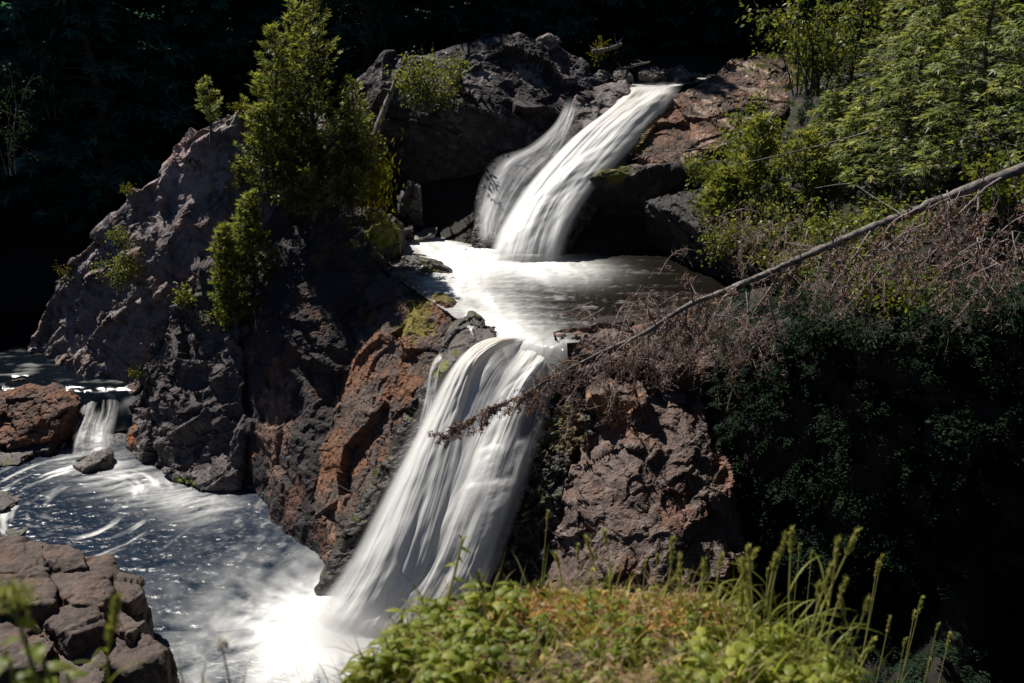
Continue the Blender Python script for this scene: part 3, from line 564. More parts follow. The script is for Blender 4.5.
# ================================================================== WATER
def grid_water(name, x0, x1, y0, y1, z, st, mat, fn, label, keep=None):
    xs = np.arange(x0, x1, st); ys = np.arange(y0, y1, st); X, Y = np.meshgrid(xs, ys); V = np.stack([X.ravel(), Y.ravel(), np.full(X.size, z)], 1)
    dz, foam = fn(V); V[:, 2] += dz; nx = len(xs)
    i = (np.arange(len(ys)-1)[:, None]*nx + np.arange(nx-1)[None]).ravel(); F = np.stack([i, i+1, i+nx+1, i+nx], 1)
    if keep is not None: F = F[keep(V)[F].all(1)]
    return struct(link(name, mesh_np(name, V, [F], {'foam': foam}), mat), label)
def seg_d(V, pts):
    """distance to a polyline (xy) and the parameter along it"""
    best = np.full(len(V), 1e9); par = np.zeros(len(V)); p = np.array(pts)[:, :2]
    for k in range(len(p)-1):
        a, b = p[k], p[k+1]; ab = b-a; t = np.clip(((V[:, :2]-a)@ab)/(ab@ab), 0, 1); d = np.linalg.norm(V[:, :2]-a-t[:, None]*ab, axis=1)
        m = d < best; best = np.where(m, d, best); par = np.where(m, k+t, par)
    return best, par
ZL, ZU, ZS = 0.0, 4.8, 8.95
BASE = Pz(330, 632, 0)
def low_fn(V):
    d = V[:, :2]-BASE[:2]; r = np.linalg.norm(d, axis=1); th = np.arctan2(d[:, 1], d[:, 0])
    wob = fbm(V*.5, 3, 5)
    rad = np.stack([th*4.5+.9*wob, r*.8, np.zeros(len(V))], 1); streak = fbm(rad, 3, 6)
    core = np.exp(-(r/1.35)**2)*1.2; halo = np.exp(-(r/2.9)**2)
    fine = fbm(np.stack([V[:, 0]*3.2+.6*wob, V[:, 1]*2.6, V[:, 2]], 1), 4, 7); fin2 = fbm(V*9, 3, 8)
    f = core + halo*(.36+.55*streak+.25*fine)
    # churned grey water between the fall and the bend
    mid = sst(8.5, 4.0, r)*sst(-7.6, -5.2, V[:, 0]+.25*(V[:, 1]-19))
    f = f + mid*np.clip(-.05+.40*fine+.30*fin2, 0, .5)*sst(-.5, .3, fbm(V*.35+9, 3, 14))
    # swirls at the left
    c = Pz(75, 505, 0); e = V[:, :2]-c[:2]; q = np.linalg.norm(e*(1, .9), axis=1); ph = np.arctan2(e[:, 1], e[:, 0])
    sw = fbm(np.stack([q*3.6+.5*wob, ph*1.1+q*.6, np.zeros(len(V))], 1), 4, 9)
    ring = sst(.4, 1.4, q)*sst(4.2, 2.0, q)
    f = f + ring*sst(.05, .6, sw)*.75*sst(-.4, .3, fbm(V*.45+5, 3, 12))
    # foam from the small cascade
    cc, _ = seg_d(V, [Pz(88, 462, 0), Pz(130, 480, 0), Pz(200, 505, 0)])
    s2 = fbm(np.stack([V[:, 0]*.9+V[:, 1]*.5, (V[:, 1]-V[:, 0]*.4)*4.5+wob, np.zeros(len(V))], 1), 4, 10)
    f = f + np.exp(-(cc/.8)**2)*(.35+.5*s2)
    dz = .018*fbm(np.stack([V[:, 0]*2.6+.5*wob, V[:, 1]*3.4, V[:, 2]], 1), 4, 11)*sst(1.2, 3.5, r) + .014*fbm(V*9.5, 3, 13)*sst(1.5, 4, r) + .34*np.exp(-(r/1.3)**2)
    return dz, np.clip(f, 0, .93)
grid_water('river', -17, 3.2, 11.5, 26.5, ZL, .04, M_WLOW, low_fn, 'foaming dark river below the lower falls')
UP = [Pz(425, 238, ZU), Pz(450, 262, ZU), Pz(465, 290, ZU), Pz(490, 318, ZU), Pz(515, 336, ZU)]
UB = [Pz(482, 256, ZU), Pz(525, 266, ZU), Pz(552, 270, ZU)]
LIPA, LIPB = Pz(488, 331, ZU), Pz(566, 347, ZU)
def up_fn(V):
    d1, t1 = seg_d(V, UP); d2, t2 = seg_d(V, UB); wob = fbm(V*.6, 3, 25)
    fl = fbm(np.stack([V[:, 0]*2.4+.35*V[:, 1]+.6*wob, V[:, 1]*.55-.3*V[:, 0], V[:, 2]*0], 1), 4, 26)
    fx = fbm(np.stack([V[:, 0]*.7+.5*wob, V[:, 1]*2.6, V[:, 2]*0], 1), 4, 27); fi = fbm(V*7, 3, 28)
    f = np.exp(-(d2/1.15)**2)*1.25*(.85+.35*fl) + np.exp(-(d1/.95)**2)*1.0*(.8+.45*fl)
    right = sst(5.5, 1.0, V[:, 0])
    f = f + right*np.clip(-.06+.30*fx+.2*fi, 0, .35)*sst(28, 24, V[:, 1])
    e = V[:, :2]-LIPA[:2]; nl = nrm(np.array([-(LIPB-LIPA)[1], (LIPB-LIPA)[0]])); dl = e@nl
    dz = .03*fx + .02*fi + .14*np.exp(-(d2/.8)**2) - .10*np.exp(-(np.maximum(dl, 0)/.35)**2) - 4.2*np.maximum(0, .14-dl)**2
    return dz, np.clip(f, 0, 1)
_nl = nrm(np.array([-(LIPB-LIPA)[1], (LIPB-LIPA)[0]]))
def up_keep(V):
    x = V[:, 0]; lip = ((V[:, :2]-LIPA[:2])@_nl) > -.3
    return lip & (x > -.75-(V[:, 1]-20.4)*.55) & (x < 3.6+(V[:, 1]-20)*.5) & ((V[:, 1] > 19.75) | (x < 1.2))
grid_water('upper_pool', -4.2, 7.4, 19.2, 30.6, ZU, .04, M_WUP, up_fn, 'white foaming pool between the two falls', up_keep)
def ups_keep(V): return (V[:, 0] < 4.5+(V[:, 1]-31)*.75+.2*vnoise(V*2, 5)) & (V[:, 0] > 3.3)
def ups_fn(V):
    s = fbm(np.stack([V[:, 0]*2.0-V[:, 1]*.3, V[:, 1]*.8, V[:, 2]*0], 1), 4, 31); return .04*s-1.1*np.maximum(0, 31.5-V[:, 1]+.15*s)**2-.06, np.clip(.3+.5*s+sst(33.5, 31, V[:, 1])*.5, 0, 1)
grid_water('upper_stream', 3.2, 9, 30.75, 40, ZS, .06, M_WUP, ups_fn, 'shallow stream above the upper falls', ups_keep)
def left_fn(V):
    s = fbm(np.stack([V[:, 0]*.8, V[:, 1]*2.4, V[:, 2]*0], 1), 4, 33)
    return .04*s+.03*fbm(V*3, 3, 34)-.9*np.maximum(0, 26.2+.25*vnoise(V*(1.2,.3,1), 35)-V[:, 1])**2, np.clip((s-.25)*.9, 0, .4)*sst(31, 27, V[:, 1])*.6
grid_water('left_stream', -26, -9.2, 25.2, 33, 1.15, .07, M_WLEFT, left_fn, 'dark stream behind the rust boulder')

def waterfall(name, label, left, right, nu, nv, dens, bulge=.3, seed=0, amp=.06, paintfn=None, parent=None, off=(0, 0, 0), ufreq=26, cat='waterfall', arc=0.0):
    Lp = catmull([P(*a) for a in left], nv); Rp = catmull([P(*a) for a in right], nv)
    u = np.linspace(0, 1, nu); v = np.linspace(0, 1, nv); U, Vv = np.meshgrid(u, v)
    q = Lp[:, None]*(1-u)[None, :, None] + Rp[:, None]*u[None, :, None]
    tv = nrm(np.gradient(q, axis=0)); tu = nrm(np.gradient(q, axis=1)); n = nrm(np.cross(tu, tv)); n = np.where(n[..., 1:2] > 0, -n, n)
    uv = np.stack([U.ravel()*ufreq, Vv.ravel()*1.6, np.zeros(U.size)], 1); uv[:, 0] += .6*vnoise(uv*(.15, .8, 1), seed+3)
    s1 = fbm(uv*(.28, .8, 1), 3, seed); s2 = fbm(uv, 4, seed+1); s3 = fbm(uv*(2.8, .8, 1), 3, seed+2)
    env = (np.sin(np.pi*U).clip(0)**.6).ravel()*sst(0, .12, Vv.ravel())
    h = bulge*(np.sin(np.pi*U).ravel()**.7)*sst(-.05, .3, Vv.ravel()) + env*(amp*1.5*s1 + amp*.30*s2)
    led = fbm(np.stack([U.ravel()*3.2, Vv.ravel()*6.5, np.full(U.size, seed*.37)], 1), 3, seed+8); h = h + env*amp*.9*led
    W = q.reshape(-1, 3) + n.reshape(-1, 3)*h[:, None] + np.array(off)
    d = dens(U.ravel(), Vv.ravel(), s1, s2, s3)
    c = np.full((U.size, 3), .9) if paintfn is None else paintfn(U.ravel(), Vv.ravel(), s1, s2, s3)
    i = (np.arange(nv-1)[:, None]*nu + np.arange(nu-1)[None]).ravel()
    me = mesh_np(name, W, [np.stack([i, i+1, i+nu+1, i+nu], 1)], {'dens': np.clip(d, 0, 1), 'paint': c})
    o = link(name, me, M_FALLS, parent)
    if label: tag(o, label, cat)
    return o
def edge(U, a=.06, b=.06): return sst(0, a, U)*sst(1, 1-b, U)
LL = [(494,331,20.45),(470,345,19.85),(440,366,19.5),(412,412,18.85),(380,485,17.8),(348,552,16.95),(318,592,16.6),(298,632,16.25)]
LR = [(566,345,20.0),(566,362,19.7),(558,395,19.1),(542,450,18.25),(520,520,17.25),(494,575,16.65),(462,620,16.2),(425,668,15.6)]
# -- lower falls: several overlapping veils over the bedrock
def soft(s1, s2, s3, base, k1, k2): return base + k1*s1 + k2*s2 + .04*s3
def tan(U, V, s1, s2, cu, cw, vmax):
    b = (sst(vmax, .03, V)*np.exp(-((U-cu)/cw)**2)*(.6+.7*s1)).clip(0, 1); return C(.92,.915,.89)[None] + (C(.70,.60,.44)-C(.92,.915,.89))*(.6*b)[:, None]
CL = [(497,333,20.45),(468,349,19.95),(445,376,19.45),(420,425,18.75),(385,490,17.8),(350,555,17.0),(322,597,16.65),(298,634,16.25)]
CR = [(556,340,20.15),(512,348,20.05),(487,372,19.6),(478,412,19.0),(466,480,17.95),(446,560,16.9),(418,622,16.25),(392,662,15.8)]
lf = waterfall('waterfall', 'tall silky lower waterfall plunging left into the foaming river', CL, CR, 300, 460,
    lambda U, V, s1, s2, s3: (soft(s1, s2, s3, 1.02, .22, .13)+.2*sst(.6, .9, V))*edge(U, .22, .22)*sst(1.0, .82, V)*sst(0, .09, V), .36, 200, .05, lambda U, V, s1, s2, s3: tan(U, V, s1, s2, .5, .4, .6), ufreq=9)
BLf = [(524,331,20.5),(512,356,19.92),(486,388,19.4),(458,430,18.75),(426,500,17.75),(392,570,16.85),(352,640,16.1)]
BRt = [(578,338,20.3),(570,366,19.7),(554,398,19.15),(538,450,18.3),(518,520,17.35),(492,585,16.65),(448,650,15.9)]
waterfall('water_veil', None, BLf, BRt, 300, 420,
    lambda U, V, s1, s2, s3: (soft(s1, s2, s3, .74, .62, .34) - .75*sst(.45, .95, U)*sst(.08, .25, V)*sst(.62, .45, V)*(.55-1.1*s1) + .28*np.exp(-((U-.15)/.3)**2) + .3*np.exp(-((V-.56-.05*s1)/.06)**2)*sst(.2, .5, U))*edge(U, .22, .16)*sst(1.0, .80, V)*sst(0, .10, V),
    .30, 215, .055, lambda U, V, s1, s2, s3: tan(U, V, s1, s2, .3, .3, .4), lf, (0, 0, 0), 13)
waterfall('water_veil', None, LL, LR, 340, 320,
    lambda U, V, s1, s2, s3: soft(s1, s2, s3, .62, .6, .35)*sst(.10, .40, V)*(1-.5*sst(.7, 1, U)*sst(.8, .5, V))*edge(U, .2, .16)*sst(1, .85, V), .22, 222, .045, None, lf, (0, .10, -.06), 14)
# ledges half way down, over which the veil folds
for k, (l0, r0, vv) in enumerate([((462,478),(522,470),17.85), ((478,440),(536,432),18.5)]):
    dx, dy = -46, 92
    LG = [(l0[0],l0[1],vv-.02),(l0[0]-10,l0[1]+22,vv-.42),(l0[0]-28,l0[1]+58,vv-.95),(l0[0]+dx,l0[1]+dy,vv-1.3)]; RG = [(r0[0],r0[1],vv+.05),(r0[0]-4,r0[1]+22,vv-.32),(r0[0]-16,r0[1]+58,vv-.85),(r0[0]+dx+10,r0[1]+dy,vv-1.25)]
    waterfall('water_veil', None, LG, RG, 120, 150, lambda U, V, s1, s2, s3: (.55+.7*s1+.3*s2)*edge(U, .35, .35)*sst(1, .25, V)*sst(0, .22, V), .22, 240+k*9, .022, None, lf, (0, -.02, .03), 7)
# -- spray hanging over the foot of the falls
def mist(name, label, c, rad, dens):
    bm = bmesh.new(); bmesh.ops.create_icosphere(bm, subdivisions=3, radius=1.0); me = bpy.data.meshes.new(name); bm.to_mesh(me); bm.free()
    m, t, o = mat_new(name); L = t.links.new; m.volume_intersection_method = 'ACCURATE' if hasattr(m, 'volume_intersection_method') else None
    tc = nd(t, 'ShaderNodeTexCoord'); ln = nd(t, 'ShaderNodeVectorMath', operation='LENGTH'); L(tc.outputs['Object'], ln.inputs[0])
    mr = nd(t, 'ShaderNodeMapRange', interpolation_type='SMOOTHERSTEP', i_1=1.0, i_2=.0, i_3=0.0, i_4=dens); L(ln.outputs['Value'], mr.inputs[0])
    pv = nd(t, 'ShaderNodeVolumePrincipled'); pv.inputs['Color'].default_value = (.95, .95, .95, 1); pv.inputs['Anisotropy'].default_value = .2; L(mr.outputs[0], pv.inputs['Density']); L(pv.outputs[0], o.inputs['Volume'])
    ob = link(name, me, m); ob.location = [float(x) for x in c]; ob.scale = rad; ob['kind'] = 'stuff'; ob['label'] = label; ob['category'] = 'spray'; return ob
mist('mist', 'white spray hanging over the foot of the lower falls', Pz(345, 628, .25), (1.35, 1.1, .85), 1.9)
# slot strand between the red rock and the lip rock
waterfall('water_strand', None, [(438,352,20.4),(430,368,20.05),(424,400,19.6),(412,450,18.9)], [(448,356,20.3),(442,372,19.95),(438,402,19.5),(430,455,18.7)], 50, 160,
          lambda U, V, s1, s2, s3: (.55+.8*s2+.4*s1)*edge(U, .25, .25)*sst(1, .7, V)*sst(0, .1, V), .08, 260, .03, None, lf, (0, 0, 0), 5)
# -- upper falls
UL = [(622,84,31.35),(606,110,30.55),(566,143,29.45),(528,184,28.15),(504,220,27.1),(490,248,26.3),(482,273,25.8)]
UR = [(688,80,31.5),(672,104,30.6),(652,130,29.65),(622,162,28.55),(596,190,27.65),(574,228,26.6),(560,277,25.55)]
def dens_up(U, V, s1, s2, s3):
    d = 1.08+.20*s1+.12*s2 + .4*np.exp(-((U-.45)/.3)**2) - sst(.7, 1, U)*sst(.35, .7, V)*(.5-.8*s2)
    d = d - sst(.2, 0, V)*(.55-1.0*s2)
    return d*edge(U, .2, .22)*sst(1.0, .86, V)*sst(0, .10, V)
def paint_up(U, V, s1, s2, s3):
    b = (sst(.55, 0, V)*(.4+.9*s2)).clip(0, 1); return C(.92,.915,.90)[None] + (C(.66,.55,.42)-C(.92,.915,.90))*(.55*b)[:, None]
uf = waterfall('waterfall', 'broad sunlit upper waterfall sliding from the ledge into the white pool', UL, UR, 300, 380, dens_up, .38, 300, .065, paint_up, ufreq=9)
waterfall('water_veil', None, UL, UR, 200, 240, lambda U, V, s1, s2, s3: (.4+.5*s2+.6*s1)*edge(U, .1, .1)*sst(1, .9, V)*sst(.03, .15, V), .15, 320, .04, None, uf, (0, .05, -.04), 10)
SL = [(566,94,30.9),(554,122,30.1),(526,146,29.3),(494,158,28.7),(478,184,28.0),(473,215,27.2),(476,248,26.5)]
SR = [(582,100,30.7),(576,130,29.8),(568,156,29.0),(550,184,28.3),(532,210,27.6),(516,234,26.9),(502,258,26.2)]
waterfall('side_waterfall', 'thin bluish side waterfall in the cliff\'s shade left of the upper falls', SL, SR, 170, 300,
          lambda U, V, s1, s2, s3: (.52+.22*s2+.38*s1+.2*sst(.3, .6, V))*edge(U, .3, .35)*sst(1, .85, V)*sst(0, .12, V), .16, 340, .035, None, None, (0, 0, 0), 9)
# -- small cascade on the left
waterfall('small_cascade', 'small white cascade beside the rust boulder at the left', [(84,388,26.5),(76,412,25.4),(64,440,24.4),(54,462,23.75)], [(122,388,26.5),(124,412,25.3),(120,440,24.3),(124,462,23.7)], 140, 160,
          lambda U, V, s1, s2, s3: (.10+.35*s2+.55*s1+.75*np.exp(-((U-.6)/.25)**2)*sst(.2, .8, V))*edge(U, .3, .3)*sst(1, .8, V)*sst(0, .25, V), .15, 360, .05, None, None, (0, 0, 0), 12, 'cascade')
me, v, n, cr = rock_mesh('fall_bed', [dict(p=[(66,396,26.5),(130,392,26.5),(134,430,25.0),(126,460,23.9),(50,462,23.9)], back=[(0,.8,-.2),(0,1,-2)])], .05, 70, [('fbm', (2.5,2.5,2.5), (0,0,0), .06)])
v = v + (0, .2, -.16); me.vertices.foreach_set('co', np.ascontiguousarray(v, np.float32).ravel())
rock_obj('fall_bed', 'dark wet rock under the small left cascade', 'rock', (me, v), paint_rock(v, n, cr, 93, base=(.03,.03,.03), pale=(.06,.055,.05)), np.full(len(v), .9))

# ================================================================== TREES AND SHRUBS
def conifer(h, r, nb, nsp, seed, kind='cedar', bare=.08, sprl=.17, sprw=.030, lean=(0, 0), one_side=None):
    """local mesh buffers (trunk, crown) of a small conifer; kind sets the way the branches bend"""
    g = np.random.default_rng(seed); tb, cb = Buf(), Buf()
    zz = np.linspace(0, 1, 12); ax = np.stack([lean[0]*zz**1.5*h + .02*h*np.sin(zz*7+seed), lean[1]*zz**1.5*h + .02*h*np.cos(zz*6+seed), zz*h], 1)
    r0 = .014*h+.012; tube(tb, ax, r0*(1-zz)+.006, 7, .5, .15, seed)
    for k in range(nb):
        f = bare + (1-bare)*(k+g.random())/nb; z = f*.985
        p0 = np.array([np.interp(z, zz, ax[:, j]) for j in range(3)])
        th = k*2.4+g.normal()*.5
        L = r*((1-f)**.75*(.75+.5*g.random())+.04)*(1 if f > .2 else .55+2.2*f)
        if g.random() < .12: L *= .45
        if one_side is not None: L *= .55+.45*max(-.6, math.cos(th-one_side))+.15
        if L < .05: continue
        if kind == 'cedar': e0, e1 = .55+.6*f, 1.0
        elif kind == 'hemlock': e0, e1 = .25+.3*f, -.55
        else: e0, e1 = .0+.5*f, -.35
        m = 6; t = np.linspace(0, 1, m); c = np.array((math.cos(th), math.sin(th), 0.))
        bp = p0 + L*(t[:, None]*c) + np.array((0, 0, 1.))*(L*(e0*t+(e1-e0)*.5*t*t))[:, None] + g.normal(size=(m, 3))*.015*L
        tube(tb, bp, (r0*.28*(1-f)+.004)*(1-t*.85), 3, .4)
        n = max(4, int(nsp*(.5 if kind == 'cedar' else .62)*(L/r)**.8)); tt = .12+.88*g.random(n)**.75
        q = np.stack([np.interp(tt, t, bp[:, j]) for j in range(3)], 1)
        side = np.where(g.random(n) < .5, -1, 1); s = np.array((-c[1], c[0], 0))
        sub = (1-tt*.75)*L*.34*g.random(n)
        fw = c*(.55+.35*g.random(n))[:, None] + s*(side*(.75+.3*g.random(n)))[:, None]
        fw = nrm(fw)
        up = {'cedar': .85, 'hemlock': -.18, 'spruce': -.1}[kind]
        base = q + fw*sub[:, None] + np.array((0, 0, 1.))*(up*sub)[:, None] + g.normal(size=(n, 3))*.02
        d = fw + np.array((0, 0, up)) + g.normal(size=(n, 3))*.28
        nr = np.array((0, 0, 1.)) + g.normal(size=(n, 3))*(.6 if kind == 'cedar' else .35)
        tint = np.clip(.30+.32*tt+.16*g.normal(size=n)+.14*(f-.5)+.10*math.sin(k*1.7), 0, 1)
        sc = .7+.6*g.random(n)
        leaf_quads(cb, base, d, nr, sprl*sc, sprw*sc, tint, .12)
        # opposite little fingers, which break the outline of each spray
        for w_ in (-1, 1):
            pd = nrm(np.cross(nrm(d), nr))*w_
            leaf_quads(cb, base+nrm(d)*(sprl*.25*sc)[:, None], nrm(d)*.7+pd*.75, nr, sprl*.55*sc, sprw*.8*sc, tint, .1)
    return tb, cb
def bush(h, r, nst, nleaf, lsz, seed, droop=.2, spread=1.0, fill=.5):
    """stems with leaves along their upper parts"""
    g = np.random.default_rng(seed); sb, lb = Buf(), Buf()
    for k in range(nst):
        th = g.random()*6.283; e = .25+.75*g.random(); ln = h*(.55+.55*g.random())
        t = np.linspace(0, 1, 7); out = r*spread*e
        c = np.array((math.cos(th), math.sin(th), 0))
        sp = c*(out*t**1.3)[:, None] + np.array((0, 0, 1.))*(ln*(t-.28*t*t*e))[:, None] + np.cumsum(g.normal(size=(7, 3))*.03*h, 0)*t[:, None] + g.normal(size=3)*(.10*r, .10*r, 0)
        tube(sb, sp, (.006+.008*h)*(1-.8*t)*.6+.002, 4, .5)
        for j in range(int(4+5*g.random())):
            t0 = .25+.7*g.random(); p0 = np.array([np.interp(t0, t, sp[:, a]) for a in range(3)])
            d = nrm(c*.6+g.normal(size=3)*.7+np.array((0, 0, .25))); L2 = h*(.12+.22*g.random())*(1.15-t0*.6)
            tw = p0 + d*(L2*np.linspace(0, 1, 4))[:, None] - np.array((0, 0, 1.))*(droop*L2*np.linspace(0, 1, 4)**2)[:, None]
            tube(sb, tw, np.linspace(.005, .002, 4), 3, .5)
            n = max(3, int(nleaf/nst/6*(.5+g.random()))); a = .1+.95*g.random(n)
            q = np.stack([np.interp(a, np.linspace(0, 1, 4), tw[:, b]) for b in range(3)], 1) + g.normal(size=(n, 3))*lsz*.8
            dd = rdir(n, .0, g)*.8 + d*.5 - np.array((0, 0, .35)); nn = rdir(n, 1.0, g)
            leaf_quads(lb, q, dd, nn, lsz*(.6+.7*g.random(n)), lsz*.62*(.6+.7*g.random(n)), np.clip(.45+.2*g.normal(size=n)+.15*(t0-.5), 0, 1), .2)
    return sb, lb
def plant(name, label, cat, loc, bufs, mats, names, group=None, rz=0.0):
    e = thing(name, label, cat, loc, group, rz)
    for b, m, nmm in zip(bufs, mats, names):
        if b.n: b.obj(nmm, m, e)
    return e
TR = ('trunk', 'crown'); SH = ('stem', 'foliage')
def tree_at(name, label, px, py, Y, h, r, nb, nsp, seed, kind, mat, group=None, z=None, **kw):
    loc = P(px, py, Y)
    return plant(name, label, 'tree', loc, conifer(h, r, nb, nsp, seed, kind, **kw), (M_BARK, mat), TR, group)
def bush_at(name, label, px, py, Y, h, r, nst, nleaf, lsz, seed, mat, group=None, cat='shrub', **kw):
    return plant(name, label, cat, P(px, py, Y), bush(h, r, nst, nleaf, lsz, seed, **kw), (M_BARK, mat), SH, group)

# -- cedars on the left ridge
GC = 'cedars standing on the left ridge'
tree_at('cedar_tree', 'tallest dark cedar on the left ridge, its top cut by the picture edge', 322, 205, 26.2, 5.6, 1.15, 120, 70, 1, 'cedar', M_CEDAR, GC)
tree_at('cedar_tree', 'bright cedar with a thin spire at the left of the ridge cedars', 283, 195, 26.0, 4.3, .85, 110, 70, 2, 'cedar', M_CEDAR, GC)
tree_at('cedar_tree', 'low bushy cedar in front of the ridge cedars', 270, 205, 25.6, 2.6, .75, 80, 60, 3, 'cedar', M_CEDAR, GC)
tree_at('cedar_tree', 'right hand cedar of the ridge cedars, leaning over the slab', 352, 215, 26.0, 3.6, .8, 90, 60, 4, 'cedar', M_CEDAR, GC, lean=(.08, 0))
tree_at('cedar_tree', 'middle cedar rising behind the bright spire', 305, 195, 26.6, 5.0, .9, 110, 60, 15, 'cedar', M_CEDAR, GC)
bush_at('shrub', 'yellow green leafy shrub clinging below the ridge cedars', 300, 215, 25.2, 1.2, .9, 18, 900, .085, 16, M_BROAD)
tree_at('pine_sapling', 'lone small sapling on the crest of the pale ridge', 212, 142, 26.7, 1.65, .42, 34, 46, 5, 'cedar', M_CEDAR, None, bare=.25, sprl=.15)
tree_at('cedar_tree', 'dense feathery cedar filling the cleft between ridge and slab', 236, 338, 24.0, 3.0, .62, 110, 90, 6, 'cedar', M_CEDAR, GC)
tree_at('cedar_tree', 'narrow cedar behind the cleft cedar, against the slab', 256, 290, 24.6, 2.6, .55, 90, 80, 7, 'cedar', M_CEDAR, GC)
bush_at('shrub', 'leafy shrub at the foot of the cleft cedar', 226, 330, 24.2, 1.0, .5, 14, 700, .08, 19, M_BROAD)
tree_at('cedar_tree', 'low wide cedar skirting the ridge cedars over the dark slab', 312, 222, 25.6, 2.4, 1.1, 90, 90, 20, 'cedar', M_CEDAR, GC, bare=.02)
tree_at('cedar_tree', 'dark low cedar at the slab\'s upper right corner', 352, 215, 26.0, 2.2, .8, 70, 80, 27, 'cedar', M_CEDAR, GC, bare=.02)
bush_at('shrub', 'light green shrub growing on the face of the pale ridge', 120, 292, 26.3, 1.3, .65, 18, 1100, .08, 8, M_CEDAR)
bush_at('shrub', 'small yellow green tuft above the shrub on the pale ridge', 122, 248, 26.6, .75, .4, 10, 320, .075, 9, M_BROAD)
bush_at('fern', 'pale fern on top of the dark shoulder', 185, 308, 24.9, .75, .45, 9, 300, .09, 10, M_BROAD, cat='fern')
bush_at('fern', 'pale fern beside the cleft shrub', 210, 330, 24.6, .7, .35, 8, 240, .09, 11, M_BROAD, cat='fern')
bush_at('grass_tuft', 'small yellow tuft on the ridge skyline', 128, 194, 27.8, .3, .25, 8, 120, .07, 12, M_MOSS, cat='tuft')
bush_at('grass_tuft', 'small yellow tuft near the ridge top', 238, 112, 26.9, .3, .35, 8, 160, .07, 13, M_MOSS, cat='tuft')
bush_at('grass_tuft', 'yellow tuft in the crack right of the sapling', 242, 192, 26.2, 1.0, .3, 12, 320, .07, 14, M_MOSS, cat='tuft')
bush_at('grass_tuft', 'tuft at the left foot of the pale ridge', 66, 285, 28.2, .7, .2, 7, 140, .07, 17, M_MOSS, cat='tuft')
bush_at('grass_tuft', 'tuft low on the dark shoulder above the cascade', 134, 378, 24.9, .35, .2, 6, 90, .07, 18, M_MOSS, cat='tuft')
# -- yellow green hanging growth at the corner of the slab
def hanging(n, cen, ex, L, seed):
    g = np.random.default_rng(seed); b = Buf(); q = np.asarray(cen)+g.normal(size=(n, 3))*np.asarray(ex)
    d = g.normal(size=(n, 3))*.35+(0.05, -.3, -1); leaf_quads(b, q, d, rdir(n, .3, g), L*(.5+g.random(n)), L*.35*(.5+g.random(n)), np.clip(.5+.25*g.normal(size=n), 0, 1), .1); return b
b = hanging(900, P(372,180,26.2), (.30,.28,.55), .17, 21); tag(b.obj('moss_curtain', M_MOSS), 'bright yellow green moss hanging on the slab\'s corner left of the pool', 'moss')
bush_at('shrub', 'yellow green shrub at the top of the hanging moss', 358, 160, 26.2, 1.3, .55, 14, 700, .085, 22, M_BROAD)
# -- back cliff
bush_at('birch_shrub', 'round yellow green birch shrub growing on the back cliff', 428, 112, 30.0, 1.9, 1.25, 26, 1700, .10, 23, M_BROAD)
bush_at('birch_shrub', 'small birch twig right of the birch shrub on the cliff', 452, 90, 30.3, 1.1, .6, 10, 330, .10, 24, M_BROAD)
bush_at('grass_tuft', 'grass tuft beside the driftwood above the upper falls', 598, 62, 32.4, .7, .5, 12, 300, .09, 25, M_MOSS, cat='tuft')
bush_at('shrub', 'low green shrub on the cliff top right of the driftwood', 618, 66, 33.2, .8, .7, 12, 400, .10, 26, M_UNDER)
def log(name, label, pts, r0, r1, seed, cat='log', stubs=6):
    g = np.random.default_rng(seed); p = catmull(pts, 26); b = Buf(); tube(b, p, np.linspace(r0, r1, 26), 9, .5, .35, seed)
    for k in range(stubs):
        i = int(g.integers(3, 24)); d = rdir(1, .3, g)[0]; L = .1+.3*g.random(); tube(b, p[i]+d*(L*np.linspace(0, 1, 4))[:, None], np.linspace(r1*.5, r1*.15, 4), 5, .5)
    return tag(b.obj(name, M_LOG), label, cat)
log('leaning_snag', 'bare grey trunk leaning steeply against the back cliff', [P(408,52,31.0), P(392,90,30.6), P(374,136,30.0)], .06, .10, 31)
log('driftwood', 'bleached driftwood stub on the cliff top beside the upper falls', [P(592,52,32.1), P(604,50,32.1), P(622,44,32.2)], .09, .04, 32, 'driftwood')
log('driftwood', 'thin stick lying on the rocks at the head of the upper falls', [P(616,70,31.8), P(632,66,31.9), P(650,62,32.1)], .05, .03, 33, 'driftwood')
for k, (pl, lab) in enumerate([([(588,78,31.6),(600,68,31.8),(612,72,31.8),(606,82,31.4)], 'pale stone on the crest left of the upper falls'), ([(612,74,31.7),(622,68,31.9),(632,74,31.7),(622,82,31.4)], 'pale stone right at the head of the split block'),
        ([(640,72,32.3),(655,66,32.6),(668,72,32.4),(654,78,32)], 'dark wet stone in the head of the upper falls'), ([(668,72,33),(684,68,33.2),(694,76,32.8),(676,80,32.4)], 'dark stone at the ledge beside the upper stream'), ([(538,40,32.2),(550,34,32.3),(560,42,32.2),(548,50,31.9)], 'loose block perched on the cliff top')]):
    me, v, n, cr = rock_mesh('stone', [dict(p=pl, back=[(0,.4,-.05),(0,.5,-.6)])], .03, 80+k, specJ)
    rock_obj('stone', lab, 'stone', (me, v), paint_rock(v, n, cr, 140+k, base=(.14,.12,.115) if k in (2,3) else (.22,.19,.175)))

